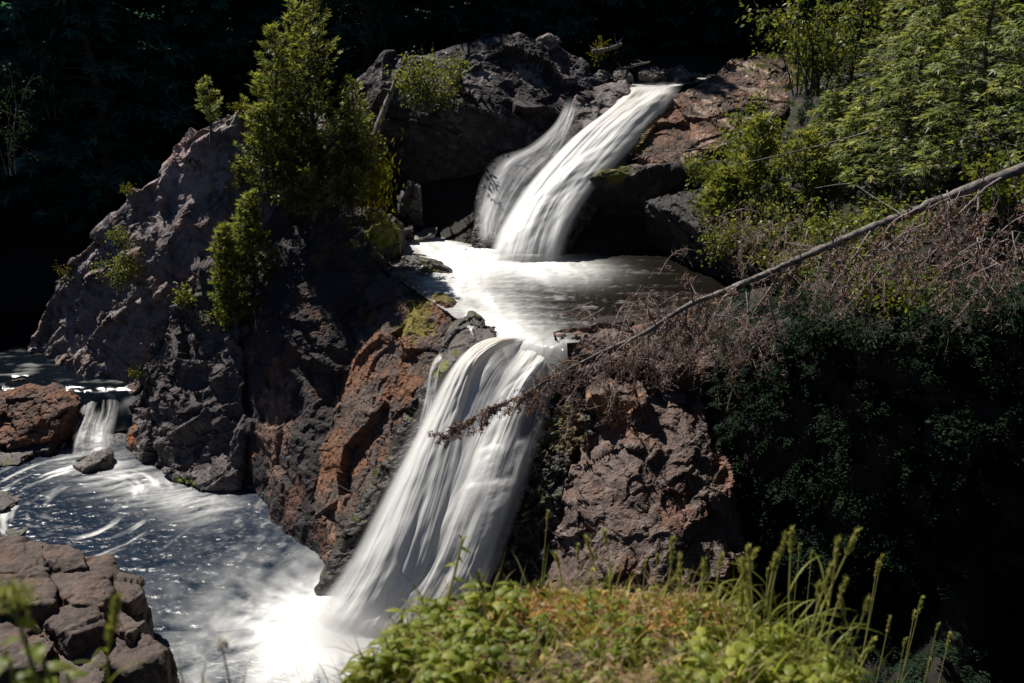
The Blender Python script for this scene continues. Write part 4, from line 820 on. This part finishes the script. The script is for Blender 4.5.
# -- the right hand hillside
GH = 'young evergreens on the right hillside'
HT = [  # px,py,Y (base), height, radius, kind, label
 (905,200,20.5,3.9,1.35,'hemlock','full young hemlock at the right, lit on its left side'),
 (968,185,19.0,4.6,1.4,'hemlock','tall hemlock at the upper right corner'),
 (1030,190,17.5,4.6,1.4,'hemlock','dark hemlock cut by the right picture edge'),
 (905,130,24.5,4.6,1.5,'hemlock','blue green hemlock behind the full young hemlock'),
 (850,110,27.5,4.2,1.4,'hemlock','hemlock beside the birch at the top of the hillside'),
 (855,205,22.3,2.5,1.1,'hemlock','low hemlock in the middle of the hillside'),
 (800,230,22.4,2.2,.85,'cedar','bright young cedar above the dead tree'),
 (752,222,23.3,2.5,.75,'cedar','slender cedar at the hillside\'s left edge'),
 (722,238,23.3,1.7,.5,'cedar','small cedar over the dark wall'),
 (822,180,24.8,2.3,.95,'hemlock','soft hemlock under the birch'),
 (985,120,25.0,5.2,1.6,'spruce','dark spruce behind at the upper right'),
 (940,70,30.0,6.0,1.8,'spruce','tall dark spruce topping the hillside')]
for k, (px, py, Y, h, r, kd, lab) in enumerate(HT):
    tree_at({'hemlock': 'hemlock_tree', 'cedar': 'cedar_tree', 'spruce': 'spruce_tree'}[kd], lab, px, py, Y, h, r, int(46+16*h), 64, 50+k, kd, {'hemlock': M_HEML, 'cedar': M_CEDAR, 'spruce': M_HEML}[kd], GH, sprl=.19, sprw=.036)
bush_at('birch_tree', 'leafy birch overhanging the ledge at the top right', 812, 96, 27.0, 3.6, 1.9, 26, 2300, .13, 70, M_BROAD, cat='tree', droop=.3)
bush_at('birch_tree', 'small yellow green birch at the edge above the dark wall', 748, 190, 25.6, 2.6, 1.0, 22, 1700, .115, 71, M_BROAD, cat='tree', droop=.3)
HB = [(775,255,21.6,1.4,1.0,'leafy shrub directly above the dead tree\'s thin end'), (720,205,24.5,1.5,.6,'pale leafed shrub hanging over the wall'), (836,258,20.0,1.3,1.0,'leafy shrub above the middle of the dead trunk'),
      (900,250,17.6,1.0,.9,'shrub just above the dead trunk at the right'), (880,318,16.4,1.4,1.0,'light green shrub below the dead trunk'), (925,330,15.6,1.1,.8,'small leafy shrub under the hanging dead branches'), (790,290,19.0,1.2,.8,'shrub behind the thin dead branches'),
      (1010,215,15.5,1.2,.9,'shrub at the right edge over the log'), (860,165,24.6,1.6,1.0,'yellowish shrub between the hemlocks'), (738,262,22.0,1.1,.6,'small shrub low at the pool\'s right end')]
for k, (px, py, Y, h, r, lab) in enumerate(HB):
    bush_at('shrub', lab, px, py, Y, h, r, 20, 1100, .10, 80+k, M_BROAD if k % 3 else M_CEDAR, 'shrubs on the right hillside')
HS = [(735,262,22.0,1.5,.9,'shrub hanging over the dark rock at the pool\'s right end'),(752,238,22.8,1.6,.9,'shrub between the slender cedar and the dead brush'),(715,228,24.6,1.2,.6,'thin shrub trailing down the end of the dark wall'),(700,185,26.4,1.1,.5,'small shrub on the edge of the ledge'),
      (815,345,16.6,1.0,.8,'dim shrub under the dead brush, left part of the bank'),(870,350,15.6,1.1,.9,'dim shrub on the bank below the light green shrub'),(955,345,14.6,1.2,.9,'dim shrub on the bank under the hanging dead branches'),(1000,330,13.8,1.2,.9,'dim shrub at the right edge of the bank'),
      (790,400,17.4,.9,.8,'dark shrub low on the bank beside the layered rock'),(905,430,15.6,1.0,.9,'dark shrub in the middle of the shaded bank'),(985,450,14.2,1.0,.9,'dark shrub on the shaded bank at the right'),(840,500,16.3,1.0,.9,'dark shrub low on the shaded bank above the grass stems')]
for k, (px, py, Y, h, r, lab) in enumerate(HS):
    bush_at('shrub', lab, px, py, Y, h, r, 18, 900, .085, 150+k, M_BROAD if k < 4 else M_UNDER, 'shrubs on the right hillside', droop=.9)  # shrubs on the bank take the shade-darkened leaf colour
# -- shaded undergrowth that covers the bank: nobody could count it
g = np.random.default_rng(99); n = 130000
qx = g.uniform(3.2, 15, n); qy = g.uniform(8.5, 34, n); m = (qx > 3.4+.10*np.abs(qy-19)) & ((qy < 30) | (qx > 8.5)) & ~((qx < 5.2) & (qy > 19.5) & (qy < 30))
qx, qy = qx[m], qy[m]; z0 = ground_z(qx, qy); sl = np.hypot(ground_z(qx+.25, qy)-z0, ground_z(qx, qy+.25)-z0)/.25
kc = fbm(np.c_[qx*.9, qy*.9, z0*.9], 3, 77); keep = (kc+.35*g.normal(size=len(qx)) > -.02) & (g.random(len(qx)) < np.sqrt(1+sl*sl)/4.5); qx, qy, z0 = qx[keep], qy[keep], z0[keep]
pk = g.permutation(len(qx))[:2200]; cen = np.stack([qx[pk], qy[pk], z0[pk]+.05], 1)
hm = np.nonzero(HILL_N[:, 1] < .3)[0]; hm = hm[g.integers(0, len(hm), 1500)]; cen = np.vstack([cen, HILL_V[hm]+HILL_N[hm]*.04]); b = Buf()
for p in cen:                                       # ferny clumps, their fronds arching out and hanging down
    nf = int(g.integers(4, 9)); hang = g.random()
    for k in range(nf):
        a = g.random()*6.28; d = nrm(np.array((math.cos(a)*.7, math.sin(a)*.7-.25, .55-.9*hang))); L = .18+.34*g.random(); t = np.linspace(.1, 1, 9)
        c = p+d*(L*t)[:, None]-np.array((0, 0, 1.))*(.55*L*t*t)[:, None]; sd = nrm(np.cross(d, (0, 0, 1.)))
        for sg in (-1, 1):
            m = len(t); leaf_quads(b, c+g.normal(size=(m, 3))*.01, sd*sg+d*.45-np.array((0, 0, .25)), np.array((0, 0, 1.))+g.normal(size=(m, 3))*.25, (.035+.07*np.sin(np.pi*t**.8))*(.8+.4*g.random(m)), .028+.012*g.random(m), np.clip(.35+.2*g.normal()+.12*g.normal(size=m), 0, 1), .2)
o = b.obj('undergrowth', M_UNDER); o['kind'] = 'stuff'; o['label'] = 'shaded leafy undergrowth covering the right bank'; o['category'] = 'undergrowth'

# -- the dark forest behind
pro = [conifer(15, 3.4, 120, 95, 200+k, 'spruce', bare=.03, sprl=.62, sprw=.16) for k in range(3)]
pm = [(t.mesh('trunk'), c.mesh('crown')) for t, c in pro]
FS = []
g = np.random.default_rng(5)
for row, (yy, x0, x1, st) in enumerate([(37.5, -27, -7, 3.0), (39.0, -5, 17, 3.1), (43.5, -31, 24, 4.4), (49, -35, 28, 5.0), (57, -42, 38, 6.5)]):
    for x in np.arange(x0, x1, st):
        xx = x+g.normal()*.6; y2 = yy+g.normal()*.9 + (3.0 if (row == 0 and x > -13) else 0) + (2.5 if (row == 1 and 3 < x < 11) else 0)
        FS.append((xx, y2, .75+.45*g.random(), g.random()*6.28))
for x in np.arange(-27, -22, 2.6): FS.append((x+g.normal()*.4, 34.0+g.normal()*.5+.15*(x+15), .6+.3*g.random(), g.random()*6.28))
for k, (x, y, s, a) in enumerate(FS):
    t, c = pm[k % 3]
    e = thing('conifer_tree', 'unseen conifer added to block skylight', 'tree', (x, y, float(ground_z(x, y))-.15), 'dark conifers of the forest behind', a); e.scale = (s, s, s*(.9+.2*g.random()))
    link('trunk', t, M_BARK, e); link('crown', c, M_DARK, e)
for k, (x, y) in enumerate([(11,-7),(15,-2),(17,4),(18,10),(18,16),(19,22),(20,28),(22,-6)]):  # unseen trees added right of and behind the camera to block skylight
    t, c = pm[k % 3]
    e = thing('conifer_tree', 'unseen conifer added to block skylight', 'tree', (x, y, float(ground_z(x, y))-.15), 'dark conifers of the forest behind', k*1.3); e.scale = (1.15, 1.15, 1.25)
    e['label'] = 'unseen tall conifer added around the viewpoint to block skylight'; e['group'] = 'unseen conifers added to block skylight'
    link('trunk', t, M_BARK, e); link('crown', c, M_DARK, e)
bush_at('maple_sapling', 'dim leafy sapling at the far left edge in front of the dark forest', 12, 175, 31.0, 4.2, 1.1, 4, 520, .13, 230, M_UNDER, cat='tree', droop=.4)
bush_at('maple_sapling', 'dim leafy sapling right of the leftmost one before the dark forest', 52, 120, 33.5, 2.6, 1.0, 4, 380, .13, 231, M_UNDER, cat='tree', droop=.4)
bush_at('maple_sapling', 'dim leafy branches at the top behind the cedars', 375, 45, 36.0, 3.2, 2.0, 16, 420, .13, 232, M_UNDER, cat='tree', droop=.5)

# ================================================================== THE FALLEN DEAD TREE
g = np.random.default_rng(41)
FT = [P(1062,150,12.3), P(1024,168,12.6), P(960,192,13.0), P(900,216,13.4), P(850,237,13.8), P(790,263,14.3), P(735,287,14.8), P(690,305,15.2), P(640,335,15.6), P(600,353,15.9), P(560,374,16.2), P(520,395,16.45), P(475,417,16.7), P(434,437,16.9)]
ft = thing('fallen_tree', 'long dead tree leaning from the right bank down across the lower falls', 'dead tree', FT[1])
ft_loc = np.array(FT[1])
tp = catmull(FT, 120); lnT = np.concatenate([[0], np.cumsum(np.linalg.norm(np.diff(tp, axis=0), axis=1))]); sT = lnT/lnT[-1]
tp = tp + .035*np.stack([vnoise(np.c_[sT*9, sT*0, sT*0+k*9], 5) for k in range(3)], 1)
rT = np.interp(sT, [0, .25, .55, .8, 1], [.070, .057, .035, .017, .006])
b = Buf(); tube(b, tp-ft_loc, rT, 12, .5, .45, 3)
for k in range(46):
    i = int(g.integers(8, 95)); d = rdir(1, .1, g)[0]; L = (.05+.16*g.random())*(1.2-sT[i]); tube(b, tp[i]-ft_loc+d*(L*np.linspace(0, 1, 4))[:, None]+np.cumsum(g.normal(size=(4, 3))*.012, 0), rT[i]*np.array([.34, .2, .14, .07]), 5, .5)
b.obj('trunk', M_LOG, ft)
def dead_branch(p0, d, L, r0, seed, grav=.5, fuzz=40, twigs=9, tl=.3):
    """a dead branch with bare twigs and brown clinging needles, world coordinates"""
    g = np.random.default_rng(seed); wb, nb = Buf(), Buf(); m = 9; t = np.linspace(0, 1, m); d = nrm(d)
    c = [np.asarray(p0, float)]; dd = d
    for k in range(m-1):
        dd = nrm(dd + np.array((0, 0, -grav/m)) + g.normal(size=3)*.13); c.append(c[-1]+dd*L/(m-1))
    c = np.array(c); tube(wb, c, r0*(1-.85*t), 5, .5, .2, seed)
    for k in range(twigs):
        t0 = .12+.86*g.random(); q0 = np.array([np.interp(t0, t, c[:, a]) for a in range(3)]); e = nrm(dd*.5+g.normal(size=3)*.75+np.array((0, 0, -.3)))
        l2 = L*tl*(.4+.9*g.random())*(1.1-.5*t0); k4 = np.linspace(0, 1, 5)
        tw = q0 + e*(l2*k4)[:, None] + np.cumsum(g.normal(size=(5, 3))*.05*l2, 0) - np.array((0, 0, 1.))*(.25*l2*k4**2)[:, None]
        tube(wb, tw, (r0*.35+.002)*(1-.7*k4), 3, .4)
        for j in range(3):
            u0 = g.random(); z0 = np.array([np.interp(u0, k4, tw[:, a]) for a in range(3)]); e2 = nrm(e*.6+g.normal(size=3)*.7); l3 = l2*.45*(.4+g.random())
            tube(wb, z0+e2*(l3*np.linspace(0, 1, 3))[:, None], (.0045, .0035, .002), 3, .35)
            n = int(fuzz*.12); aa = g.random(n); leaf_quads(nb, z0+e2*(l3*aa)[:, None], rdir(n, -.3, g), rdir(n, 0, g), .035+.045*g.random(n), .010+.010*g.random(n), np.clip(.4+.25*g.normal(size=n), 0, 1))
        n = int(fuzz*.3); aa = g.random(n); q = np.stack([np.interp(aa, k4, tw[:, a]) for a in range(3)], 1)
        leaf_quads(nb, q, rdir(n, -.3, g), rdir(n, 0, g), .035+.05*g.random(n), .011+.011*g.random(n), np.clip(.4+.25*g.normal(size=n), 0, 1))
    return wb, nb
def shift(b, o):
    b.V = [v-o for v in b.V]; return b
k = 0
for s in np.concatenate([np.linspace(.06, .45, 13), np.linspace(.45, .74, 26), np.linspace(.74, .985, 30)]):
    k += 1
    p0 = np.array([np.interp(s, sT, tp[:, a]) for a in range(3)]); tg = nrm(np.array([np.interp(min(1, s+.02), sT, tp[:, a]) for a in range(3)])-p0)
    if s < .45:
        d = tg*.35+np.array((g.normal()*.5, -.35+g.normal()*.4, -.9+.7*(k % 4 == 0)+.35*g.normal())); L = .7+.8*g.random(); gr, r0, fz, tw = 1.0, .02, 24, 12
    elif s < .74:
        up = (k % 6 == 0); d = tg*.45+np.array((g.normal()*.55, g.normal()*.6, (.75 if up else -.75)+.3*g.normal())); L = (.6+.9*g.random()); gr, r0, fz, tw = 1.1, .015, 22, 12
    else:
        f = (s-.74)/.25; d = tg*(1.0+.4*f)+np.array((g.normal()*.35, g.normal()*.4, -.25+.5*g.normal())); L = (.75-.42*f)*(.6+.5*g.random()); gr, r0, fz, tw = .5, .009, 22, 10
    wb, nb = dead_branch(p0, d, L, r0, 900+k, gr, fz, tw)
    br = shift(wb, ft_loc).obj('branch', M_BRANCH, ft)
    shift(nb, ft_loc).obj('dead_needles', M_DEAD, br)
# -- brown dead brush hanging beside it
BR = [(688,300,16.4,'tangle of dead brown branches hanging over the layered rock', 23, 1.3), (735,320,16.0,'dead brown brush below the middle of the leaning trunk', 23, 1.3), (655,318,17.2,'reddish dead twigs at the right side of the pool', 19, 1.1), (620,345,17.4,'thin dead twigs over the water\'s right edge', 15, .9),
      (930,250,13.2,'dense dead branch fan under the right end of the trunk', 20, 1.0), (975,205,12.4,'dead brown spray above the trunk at the right', 15, .9), (1015,235,11.6,'rusty dead branch tips at the right picture edge', 15, .9), (850,262,14.6,'dead reddish brush on the bank under the trunk', 19, .9), (770,225,19.0,'reddish dead brush above the leaning trunk', 19, 1.1)]
for k, (px, py, Y, lab, nbr, L) in enumerate(BR):
    p = P(px, py, Y); e = thing('dead_brush', lab, 'dead brush', p, 'dead brush around the leaning tree'); W, N = Buf(), Buf()
    for j in range(nbr):
        q0 = p+g.normal(size=3)*(.55, .35, .18); wb, nb = dead_branch(q0, np.array((g.normal()*.7-.2, g.normal()*.6-.2, -.55+.55*g.normal())), L*(.5+.7*g.random()), .010, 2000+k*50+j, .9, 12, 10)
        W.V += shift(wb, p).V; W.F += [f+W.n for f in wb.F]; W.T += wb.T; W.n += wb.n
        N.V += shift(nb, p).V; N.F += [f+N.n for f in nb.F]; N.T += nb.T; N.n += nb.n
    W.obj('stem', M_BRANCH, e); N.obj('dead_needles', M_DEAD, e)
log('dead_stick', 'bare grey stick slanting down from the trunk at the right', [P(940,205,12.9), P(958,235,12.6), P(985,268,12.2), P(1010,292,11.9)], .03, .018, 51)
log('dead_stick', 'thin dark dead stem lying across the hillside shrubs', [P(880,128,19.5), P(840,140,20.4), P(780,155,21.6), P(735,165,22.4)], .016, .007, 52)
log('dead_stick', 'arched pale dead twig above the leaning trunk', [P(900,213,13.3), P(872,196,14.0), P(850,184,14.4), P(815,188,14.9)], .010, .005, 53)
log('dead_stick', 'thin dead stick lying against the dark wall by the ledge', [P(715,142,26.5), P(690,150,26.8), P(655,152,27.4), P(632,160,27.6)], .022, .010, 54)

# ================================================================== THE GRASSY KNOLL IN FRONT
def softp(x, k=.08): return k*np.logaddexp(0, x/k)
def knoll_z(x, y):
    x = np.asarray(x, float); y = np.asarray(y, float)
    crest = 3.25-.35*np.maximum(0, x-.75)**1.5-.25*np.maximum(0, .1-x)
    z = 9.965-.09*(y-2) - .26*softp(x-.55) - 1.9*softp(y-crest) - 1.5*softp(-.56-.30*(y-2.4)*-1-x, .06) - 1.3*softp(x-(1.36-.30*(y-2.3)), .08)
    q = np.stack([x.ravel(), y.ravel(), x.ravel()*0], 1)
    return z + (.05*fbm(q*2.2, 3, 61)+.015*fbm(q*9, 3, 62)).reshape(x.shape)
gx = np.arange(-2.2, 3.2, .03); gy = np.arange(.4, 5.2, .03); X, Y_ = np.meshgrid(gx, gy); V = np.stack([X.ravel(), Y_.ravel(), knoll_z(X, Y_).ravel()], 1)
i = (np.arange(len(gy)-1)[:, None]*len(gx) + np.arange(len(gx)-1)[None]).ravel()
c = C(.07,.052,.035)[None]+(C(.20,.13,.07)-C(.07,.052,.035))*sst(-.2, .5, fbm(V*5, 4, 63))[:, None]
struct(link('grassy_bank', mesh_np('grassy_bank', V, [np.stack([i, i+1, i+len(gx)+1, i+len(gx)], 1)], {'paint': c, 'wet': np.zeros(len(V))}), M_ROCKN), 'grassy knoll in the foreground')
g = np.random.default_rng(61)
def scatter(n, x0, x1, y0, y1, mask=None):
    x = g.uniform(x0, x1, n); y = g.uniform(y0, y1, n)
    if mask is not None: m = mask(x, y); x, y = x[m], y[m]
    return np.stack([x, y, knoll_z(x, y)], 1)
def hdir(n):
    a = g.random(n)*6.283; return np.stack([np.cos(a), np.sin(a), np.zeros(n)], 1)
# grass, dry stalks and low ground leaves: one mass
q = scatter(7000, -.8, 1.8, 1.6, 3.7); n = len(q); b = Buf()
dry = fbm(np.c_[q[:, :2]*1.3, q[:, 2]*0], 3, 64); rgt = sst(.5, 1.1, q[:, 0])
tint = np.clip(np.where(g.random(n) < .50+.5*dry-.40*rgt, .52+.34*g.random(n), .10+.3*g.random(n)), 0, .88)
strips(b, q, hdir(n)*.45+(0, 0, 1), hdir(n), .06+.20*g.random(n)**2.2-.02*rgt*g.random(n), .0035+.004*g.random(n), .3+1.3*g.random(n), 4, tint)
q = scatter(5200, -.35, .8, 2.7, 3.5, lambda x, y: np.abs(y-3.12+.1*np.sin(x*5))+.13*g.random(len(x)) < .26); n = len(q)      # red fern moss on the crest
leaf_quads(b, q+(0, 0, .01), rdir(n, .55, g), rdir(n, .7, g), .025+.03*g.random(n), .009+.008*g.random(n), np.where(g.random(n) < .5, .93+.07*g.random(n), .6+.2*g.random(n)))
q = scatter(5200, -.8, 1.7, 1.7, 3.6); n = len(q)
leaf_quads(b, q+np.c_[np.zeros((n, 2)), .015+.05*g.random(n)], rdir(n, .3, g), rdir(n, 1., g), .018+.03*g.random(n), .010+.012*g.random(n), np.clip(np.where(g.random(n) < .4, .6+.25*g.random(n), .1+.3*g.random(n)), 0, 1))
o = b.obj('grass', M_GRASS); o['kind'] = 'stuff'; o['label'] = 'dry and green grass with rusty moss covering the knoll'; o['category'] = 'grass'

def leafy(h, nn, L, W, seed, lean=.12, pairs=True, fold=.35, tint=.5):
    """an upright stalk carrying broad leaves"""
    g = np.random.default_rng(seed); sb, lb = Buf(), Buf(); t = np.linspace(0, 1, 8); a = g.random()*6.28
    c = np.stack([math.cos(a)*lean*h*t**2, math.sin(a)*lean*h*t**2, h*t], 1); tube(sb, c, .004*(1-.6*t)+.0012, 6, .5)
    for k in range(nn):
        f = .25+.75*(k+.5)/nn; p = np.array([np.interp(f, t, c[:, j]) for j in range(3)]); th = k*1.62+g.normal()*.3
        for s in ((0, math.pi) if pairs else (0,)):
            d = np.array((math.cos(th+s), math.sin(th+s), .35+.5*f)); sd = np.array((-math.sin(th+s), math.cos(th+s), .25*g.normal())); sc = (.65+.5*g.random())*(1.1-.55*abs(f-.55))
            strips(lb, p[None], d[None], sd[None], L*sc, W*sc, 1.1+1.2*g.random(), 6, np.clip(tint+.16*g.normal(), 0, 1), 'leaf', fold)
    return sb, lb
def near_pt(px, py):
    """ground point of the knoll on a sight line"""
    p = np.array([P(px, py, Y) for Y in np.arange(1.2, 4.6, .02)]); z = knoll_z(p[:, 0], p[:, 1]); i = int(np.argmax(p[:, 2] <= z)) if (p[:, 2] <= z).any() else -1
    return np.array((p[i, 0], p[i, 1], z[i]))
GL = 'broad leaved plants on the left of the knoll'
for k in range(60):                                   # leafy green clump, left end of the knoll
    px = g.uniform(318, 510); py = g.uniform(max(602, 690-.62*(px-318)), 702)
    plant('leafy_plant', 'broad leaved green plant in the clump at the knoll\'s left end', 'plant', near_pt(px, py)+(0, 0, -.01), leafy(.06+.13*g.random(), 5, .075, .030, 300+k, .25, tint=.6), (M_STEM, M_NEAR), ('stalk', 'foliage'), GL)
for k in range(44):                                   # small green plants through the dry grass
    px = g.uniform(500, 740); py = g.uniform(605, 700)
    plant('leafy_plant', 'small green plant growing through the dry grass of the knoll', 'plant', near_pt(px, py), leafy(.05+.06*g.random(), 3, .05, .024, 400+k, .3, tint=.5), (M_STEM, M_NEAR), ('stalk', 'foliage'), 'small green plants in the dry grass')
for k in range(40):                                   # pale leaves at the right
    px = g.uniform(690, 850); py = g.uniform(635, 705)
    plant('leafy_plant', 'light green leafy plant in the sunny clump at the knoll\'s right', 'plant', near_pt(px, py), leafy(.05+.07*g.random(), 4, .075, .036, 500+k, .3, tint=.75), (M_STEM, M_NEAR), ('stalk', 'foliage'), 'light green plants at the right of the knoll')
for k, (px, py, lab) in enumerate([(338,700,'leafy sprig at the very left of the knoll, against the foam'), (322,705,'lowest leafy sprig beside the white foam')]):
    plant('leafy_plant', lab, 'plant', near_pt(px, py), leafy(.10, 4, .06, .026, 540+k, .2, tint=.6), (M_STEM, M_NEAR), ('stalk', 'foliage'))
# tall bare stalk in front of the falls
base = near_pt(440, 625); top = P(463, 538, base[1]-.02)
plant('milkweed', 'pale bent stalk with few leaves standing before the lower falls', 'plant', base, (lambda: (lambda sb, lb: (tube(sb, catmull([(0,0,0), (top-base)*.5+(.004,0,0), (top-base)*.95, (top-base)+(.01,0,.008)], 14), np.linspace(.0065,.004,14), 7, .95),
      strips(lb, np.array([(top-base)*f for f in (.55,.7,.9,.97,.3,.8)]), np.array([(1,0,.2),(-1,.2,.3),(1,-.3,.1),(-.3,0,1),(-1,-.2,.2),(.5,.2,-.5)]), np.array([(0,1,.4)]*6), np.array([.06,.05,.05,.03,.07,.045]), .016, 1.2, 6, .65, 'leaf', .3), (sb, lb))[-1])(Buf(), Buf()))(), (M_STEM, M_NEAR), ('stalk', 'foliage'))
# seeding grass stems
def grass_stem(base, top, bend, hl, hw, seed, tint=.6):
    g = np.random.default_rng(seed); sb, hb, lb = Buf(), Buf(), Buf(); v = np.asarray(top)-base
    p = catmull([(0,0,0), v*.5-np.array((bend*.5,0,0)), v], 16); tube(sb, p, np.linspace(.004,.002,16), 5, tint)
    L = np.linalg.norm(v); n = int(hl*1300); f = 1-(hl/L)*g.random(n); q = np.stack([np.interp(f, np.linspace(0,1,16), p[:, j]) for j in range(3)], 1)
    d = nrm(v)+rdir(n, 0, g)*.55; leaf_quads(hb, q+rdir(n, 0, g)*hw*.35, d, rdir(n, 0, g), .016+.010*g.random(n), .0055, np.clip(tint+.2*g.normal(size=n), 0, 1))
    k = 3; ff = np.array((.15,.3,.5)); q = np.stack([np.interp(ff, np.linspace(0,1,16), p[:, j]) for j in range(3)], 1)
    a = g.random(k)*6.28; dd = np.stack([np.cos(a)*.5, np.sin(a)*.5, np.ones(k)], 1); strips(lb, q, dd, np.stack([-np.sin(a), np.cos(a), 0*a], 1), L*(.3+.25*g.random(k)), .0065, 1.7, 7, tint)
    return sb, hb, lb
GS = [(752,655,748,548,1),(770,650,786,535,1),(800,668,858,530,1),(818,660,812,552,0),(835,668,882,556,1),(822,690,868,600,0),(868,690,922,598,1),(890,690,938,625,0),(896,700,950,634,1),(735,640,756,552,1),(716,625,722,556,0),(700,618,704,560,1),
      (772,632,768,570,0),(790,640,800,545,0),(845,690,872,640,0),(660,605,657,555,0),(742,625,738,562,1),(520,600,548,512,0),(575,600,578,545,1),(560,600,555,555,0),(590,604,586,538,1),(640,600,646,560,0),(685,606,680,556,1),(482,640,478,575,0),(855,700,840,600,0),(780,660,776,556,0),(806,672,832,566,1),(828,690,846,580,0),(850,690,890,618,1),(762,655,742,585,1),(875,705,905,640,0),(905,705,930,660,1),(790,650,792,530,1),(812,668,838,540,1),(842,680,878,562,1),(870,700,915,612,0),(800,655,818,585,0),(748,645,742,560,1),(660,612,672,540,1),(610,604,604,532,0)]
for k, (bx, by, tx, ty, hd) in enumerate(GS):
    base = near_pt(bx, by); top = P(tx, ty, base[1]+.03*g.normal())
    sb, hb, lb = grass_stem(base, top, .06*g.normal(), .10 if hd else .06, .009 if hd else .005, 600+k, .65+.3*g.random())
    plant('grass_stalk', 'tall seeding grass stem along the knoll\'s edge', 'grass stem', base, (sb, hb, lb), (M_STEM, M_STEM, M_NEAR), ('stalk', 'seed_head', 'foliage'), 'tall grass stems along the knoll\'s edge')
for k in range(38):                                   # arching blades at the right end
    px = g.uniform(730, 930); base = near_pt(px, g.uniform(650, 705)); b = Buf(); m = 5; a = g.random(m)*6.28
    strips(b, np.zeros((m, 3)), np.stack([np.cos(a)*.35, np.sin(a)*.35, np.ones(m)], 1), np.stack([-np.sin(a), np.cos(a), 0*a], 1), .12+.20*g.random(m), .006+.005*g.random(m), .7+1.6*g.random(m), 9, .5+.4*g.random(m))
    tag(shift(b, np.zeros(3)).obj('grass_tuft', M_NEAR), 'arching green grass tuft at the knoll\'s right end', 'tuft', 'grass tufts at the right of the knoll').location = base.tolist()
# left of the frame: plants on the near slope, close to the lens
def stalk_plant(name, label, cat, px, py, Y, L, build):
    p = P(px, py, Y); base = p-np.array((0, 0, L)); return build(name, label, cat, base, p)
def white_flower(name, label, cat, base, top):
    sb, hb = Buf(), Buf(); v = top-base; tube(sb, catmull([(0,0,0), v*.5+(.012,0,0), v], 14), np.linspace(.004,.0022,14), 6, .45); g = np.random.default_rng(3)
    n = 170; d = rdir(n, .5, g); leaf_quads(hb, v+d*.007, d, rdir(n, 0, g), .011+.006*g.random(n), .005, g.random(n))
    return plant(name, label, cat, base, (sb, hb), (M_STEM, M_PETAL), ('stalk', 'flower_head'))
stalk_plant('clover', 'single white clover head against the foaming river', 'flower', 222, 645, 2.0, .45, white_flower)
def blur_plant(seed, n, L, W, heads=0):
    def f(name, label, cat, base, top):
        g = np.random.default_rng(seed); sb, lb, hb = Buf(), Buf(), Buf(); v = top-base
        tube(sb, catmull([(0,0,0), v*.5+(.015,0,0), v], 12), np.linspace(.005,.003,12), 6, .5)
        fr = np.linspace(.55, .98, n); q = v[None]*fr[:, None]; a = np.arange(n)*2.4+g.random(); strips(lb, q, np.stack([np.cos(a), np.sin(a), .4+0*a], 1), np.stack([-np.sin(a), np.cos(a), .2+0*a], 1), L*(.7+.5*g.random(n)), W, 1.2, 6, .35+.25*g.random(n), 'leaf', .3)
        bufs, mats, nms = [sb, lb], [M_STEM, M_NEAR], ['stalk', 'foliage']
        for k in range(1 if heads else 0):
            m = 420; c = v+g.normal(size=(m, 3))*(.016, .014, .010); d = rdir(m, .2, g); leaf_quads(hb, c+d*.008, d, rdir(m, 0, g), .010, .006, np.clip(.55+.2*g.normal(size=m), 0, 1))
        if heads: bufs.append(hb); mats.append(M_STEM); nms.append('seed_head')
        return plant(name, label, cat, base, bufs, mats, nms)
    return f
for (px, py, Y, L, sd, n, l, w_, h_, lab) in [(12,598,1.35,.45,71,7,.05,.022,4,'blurred plant with pale flower heads at the lower left edge'), (38,640,1.45,.40,72,8,.06,.024,0,'blurred leafy plant right of the pale flower heads at the lower left'), (5,650,1.3,.35,73,8,.06,.026,0,'blurred leafy plant cut by the lower left edge'), (66,672,1.5,.3,74,6,.06,.022,0,'blurred low leafy plant before the boulder pile')]:
    stalk_plant('wild_plant', lab, 'plant', px, py, Y, L, blur_plant(sd, n, l, w_, h_))
p = P(118,600,1.6); bse = P(108,700,1.6)
sb, hb, lb = grass_stem(bse, p, .02, .10, .010, 77, .6); plant('grass_stalk', 'single blurred seeding grass before the brown boulders', 'grass stem', bse, (sb, hb, lb), (M_STEM, M_STEM, M_NEAR), ('stalk', 'seed_head', 'foliage'))
for k, (bx, tx, ty) in enumerate([(186,178,648), (198,206,655), (240,246,662), (212,200,668)]):
    bse = P(bx, 705, 2.0); b = Buf(); v = P(tx, ty, 2.0)-bse; strips(b, np.zeros((1, 3)), v[None], np.array([[1., 0, 0]]), np.linalg.norm(v), .007, .15, 7, .3)
    o = tag(b.obj('meadow_blade', M_STEM), 'lone dark grass blade rising beside the white clover', 'grass blade', 'grass blades beside the clover'); o.location = bse.tolist()
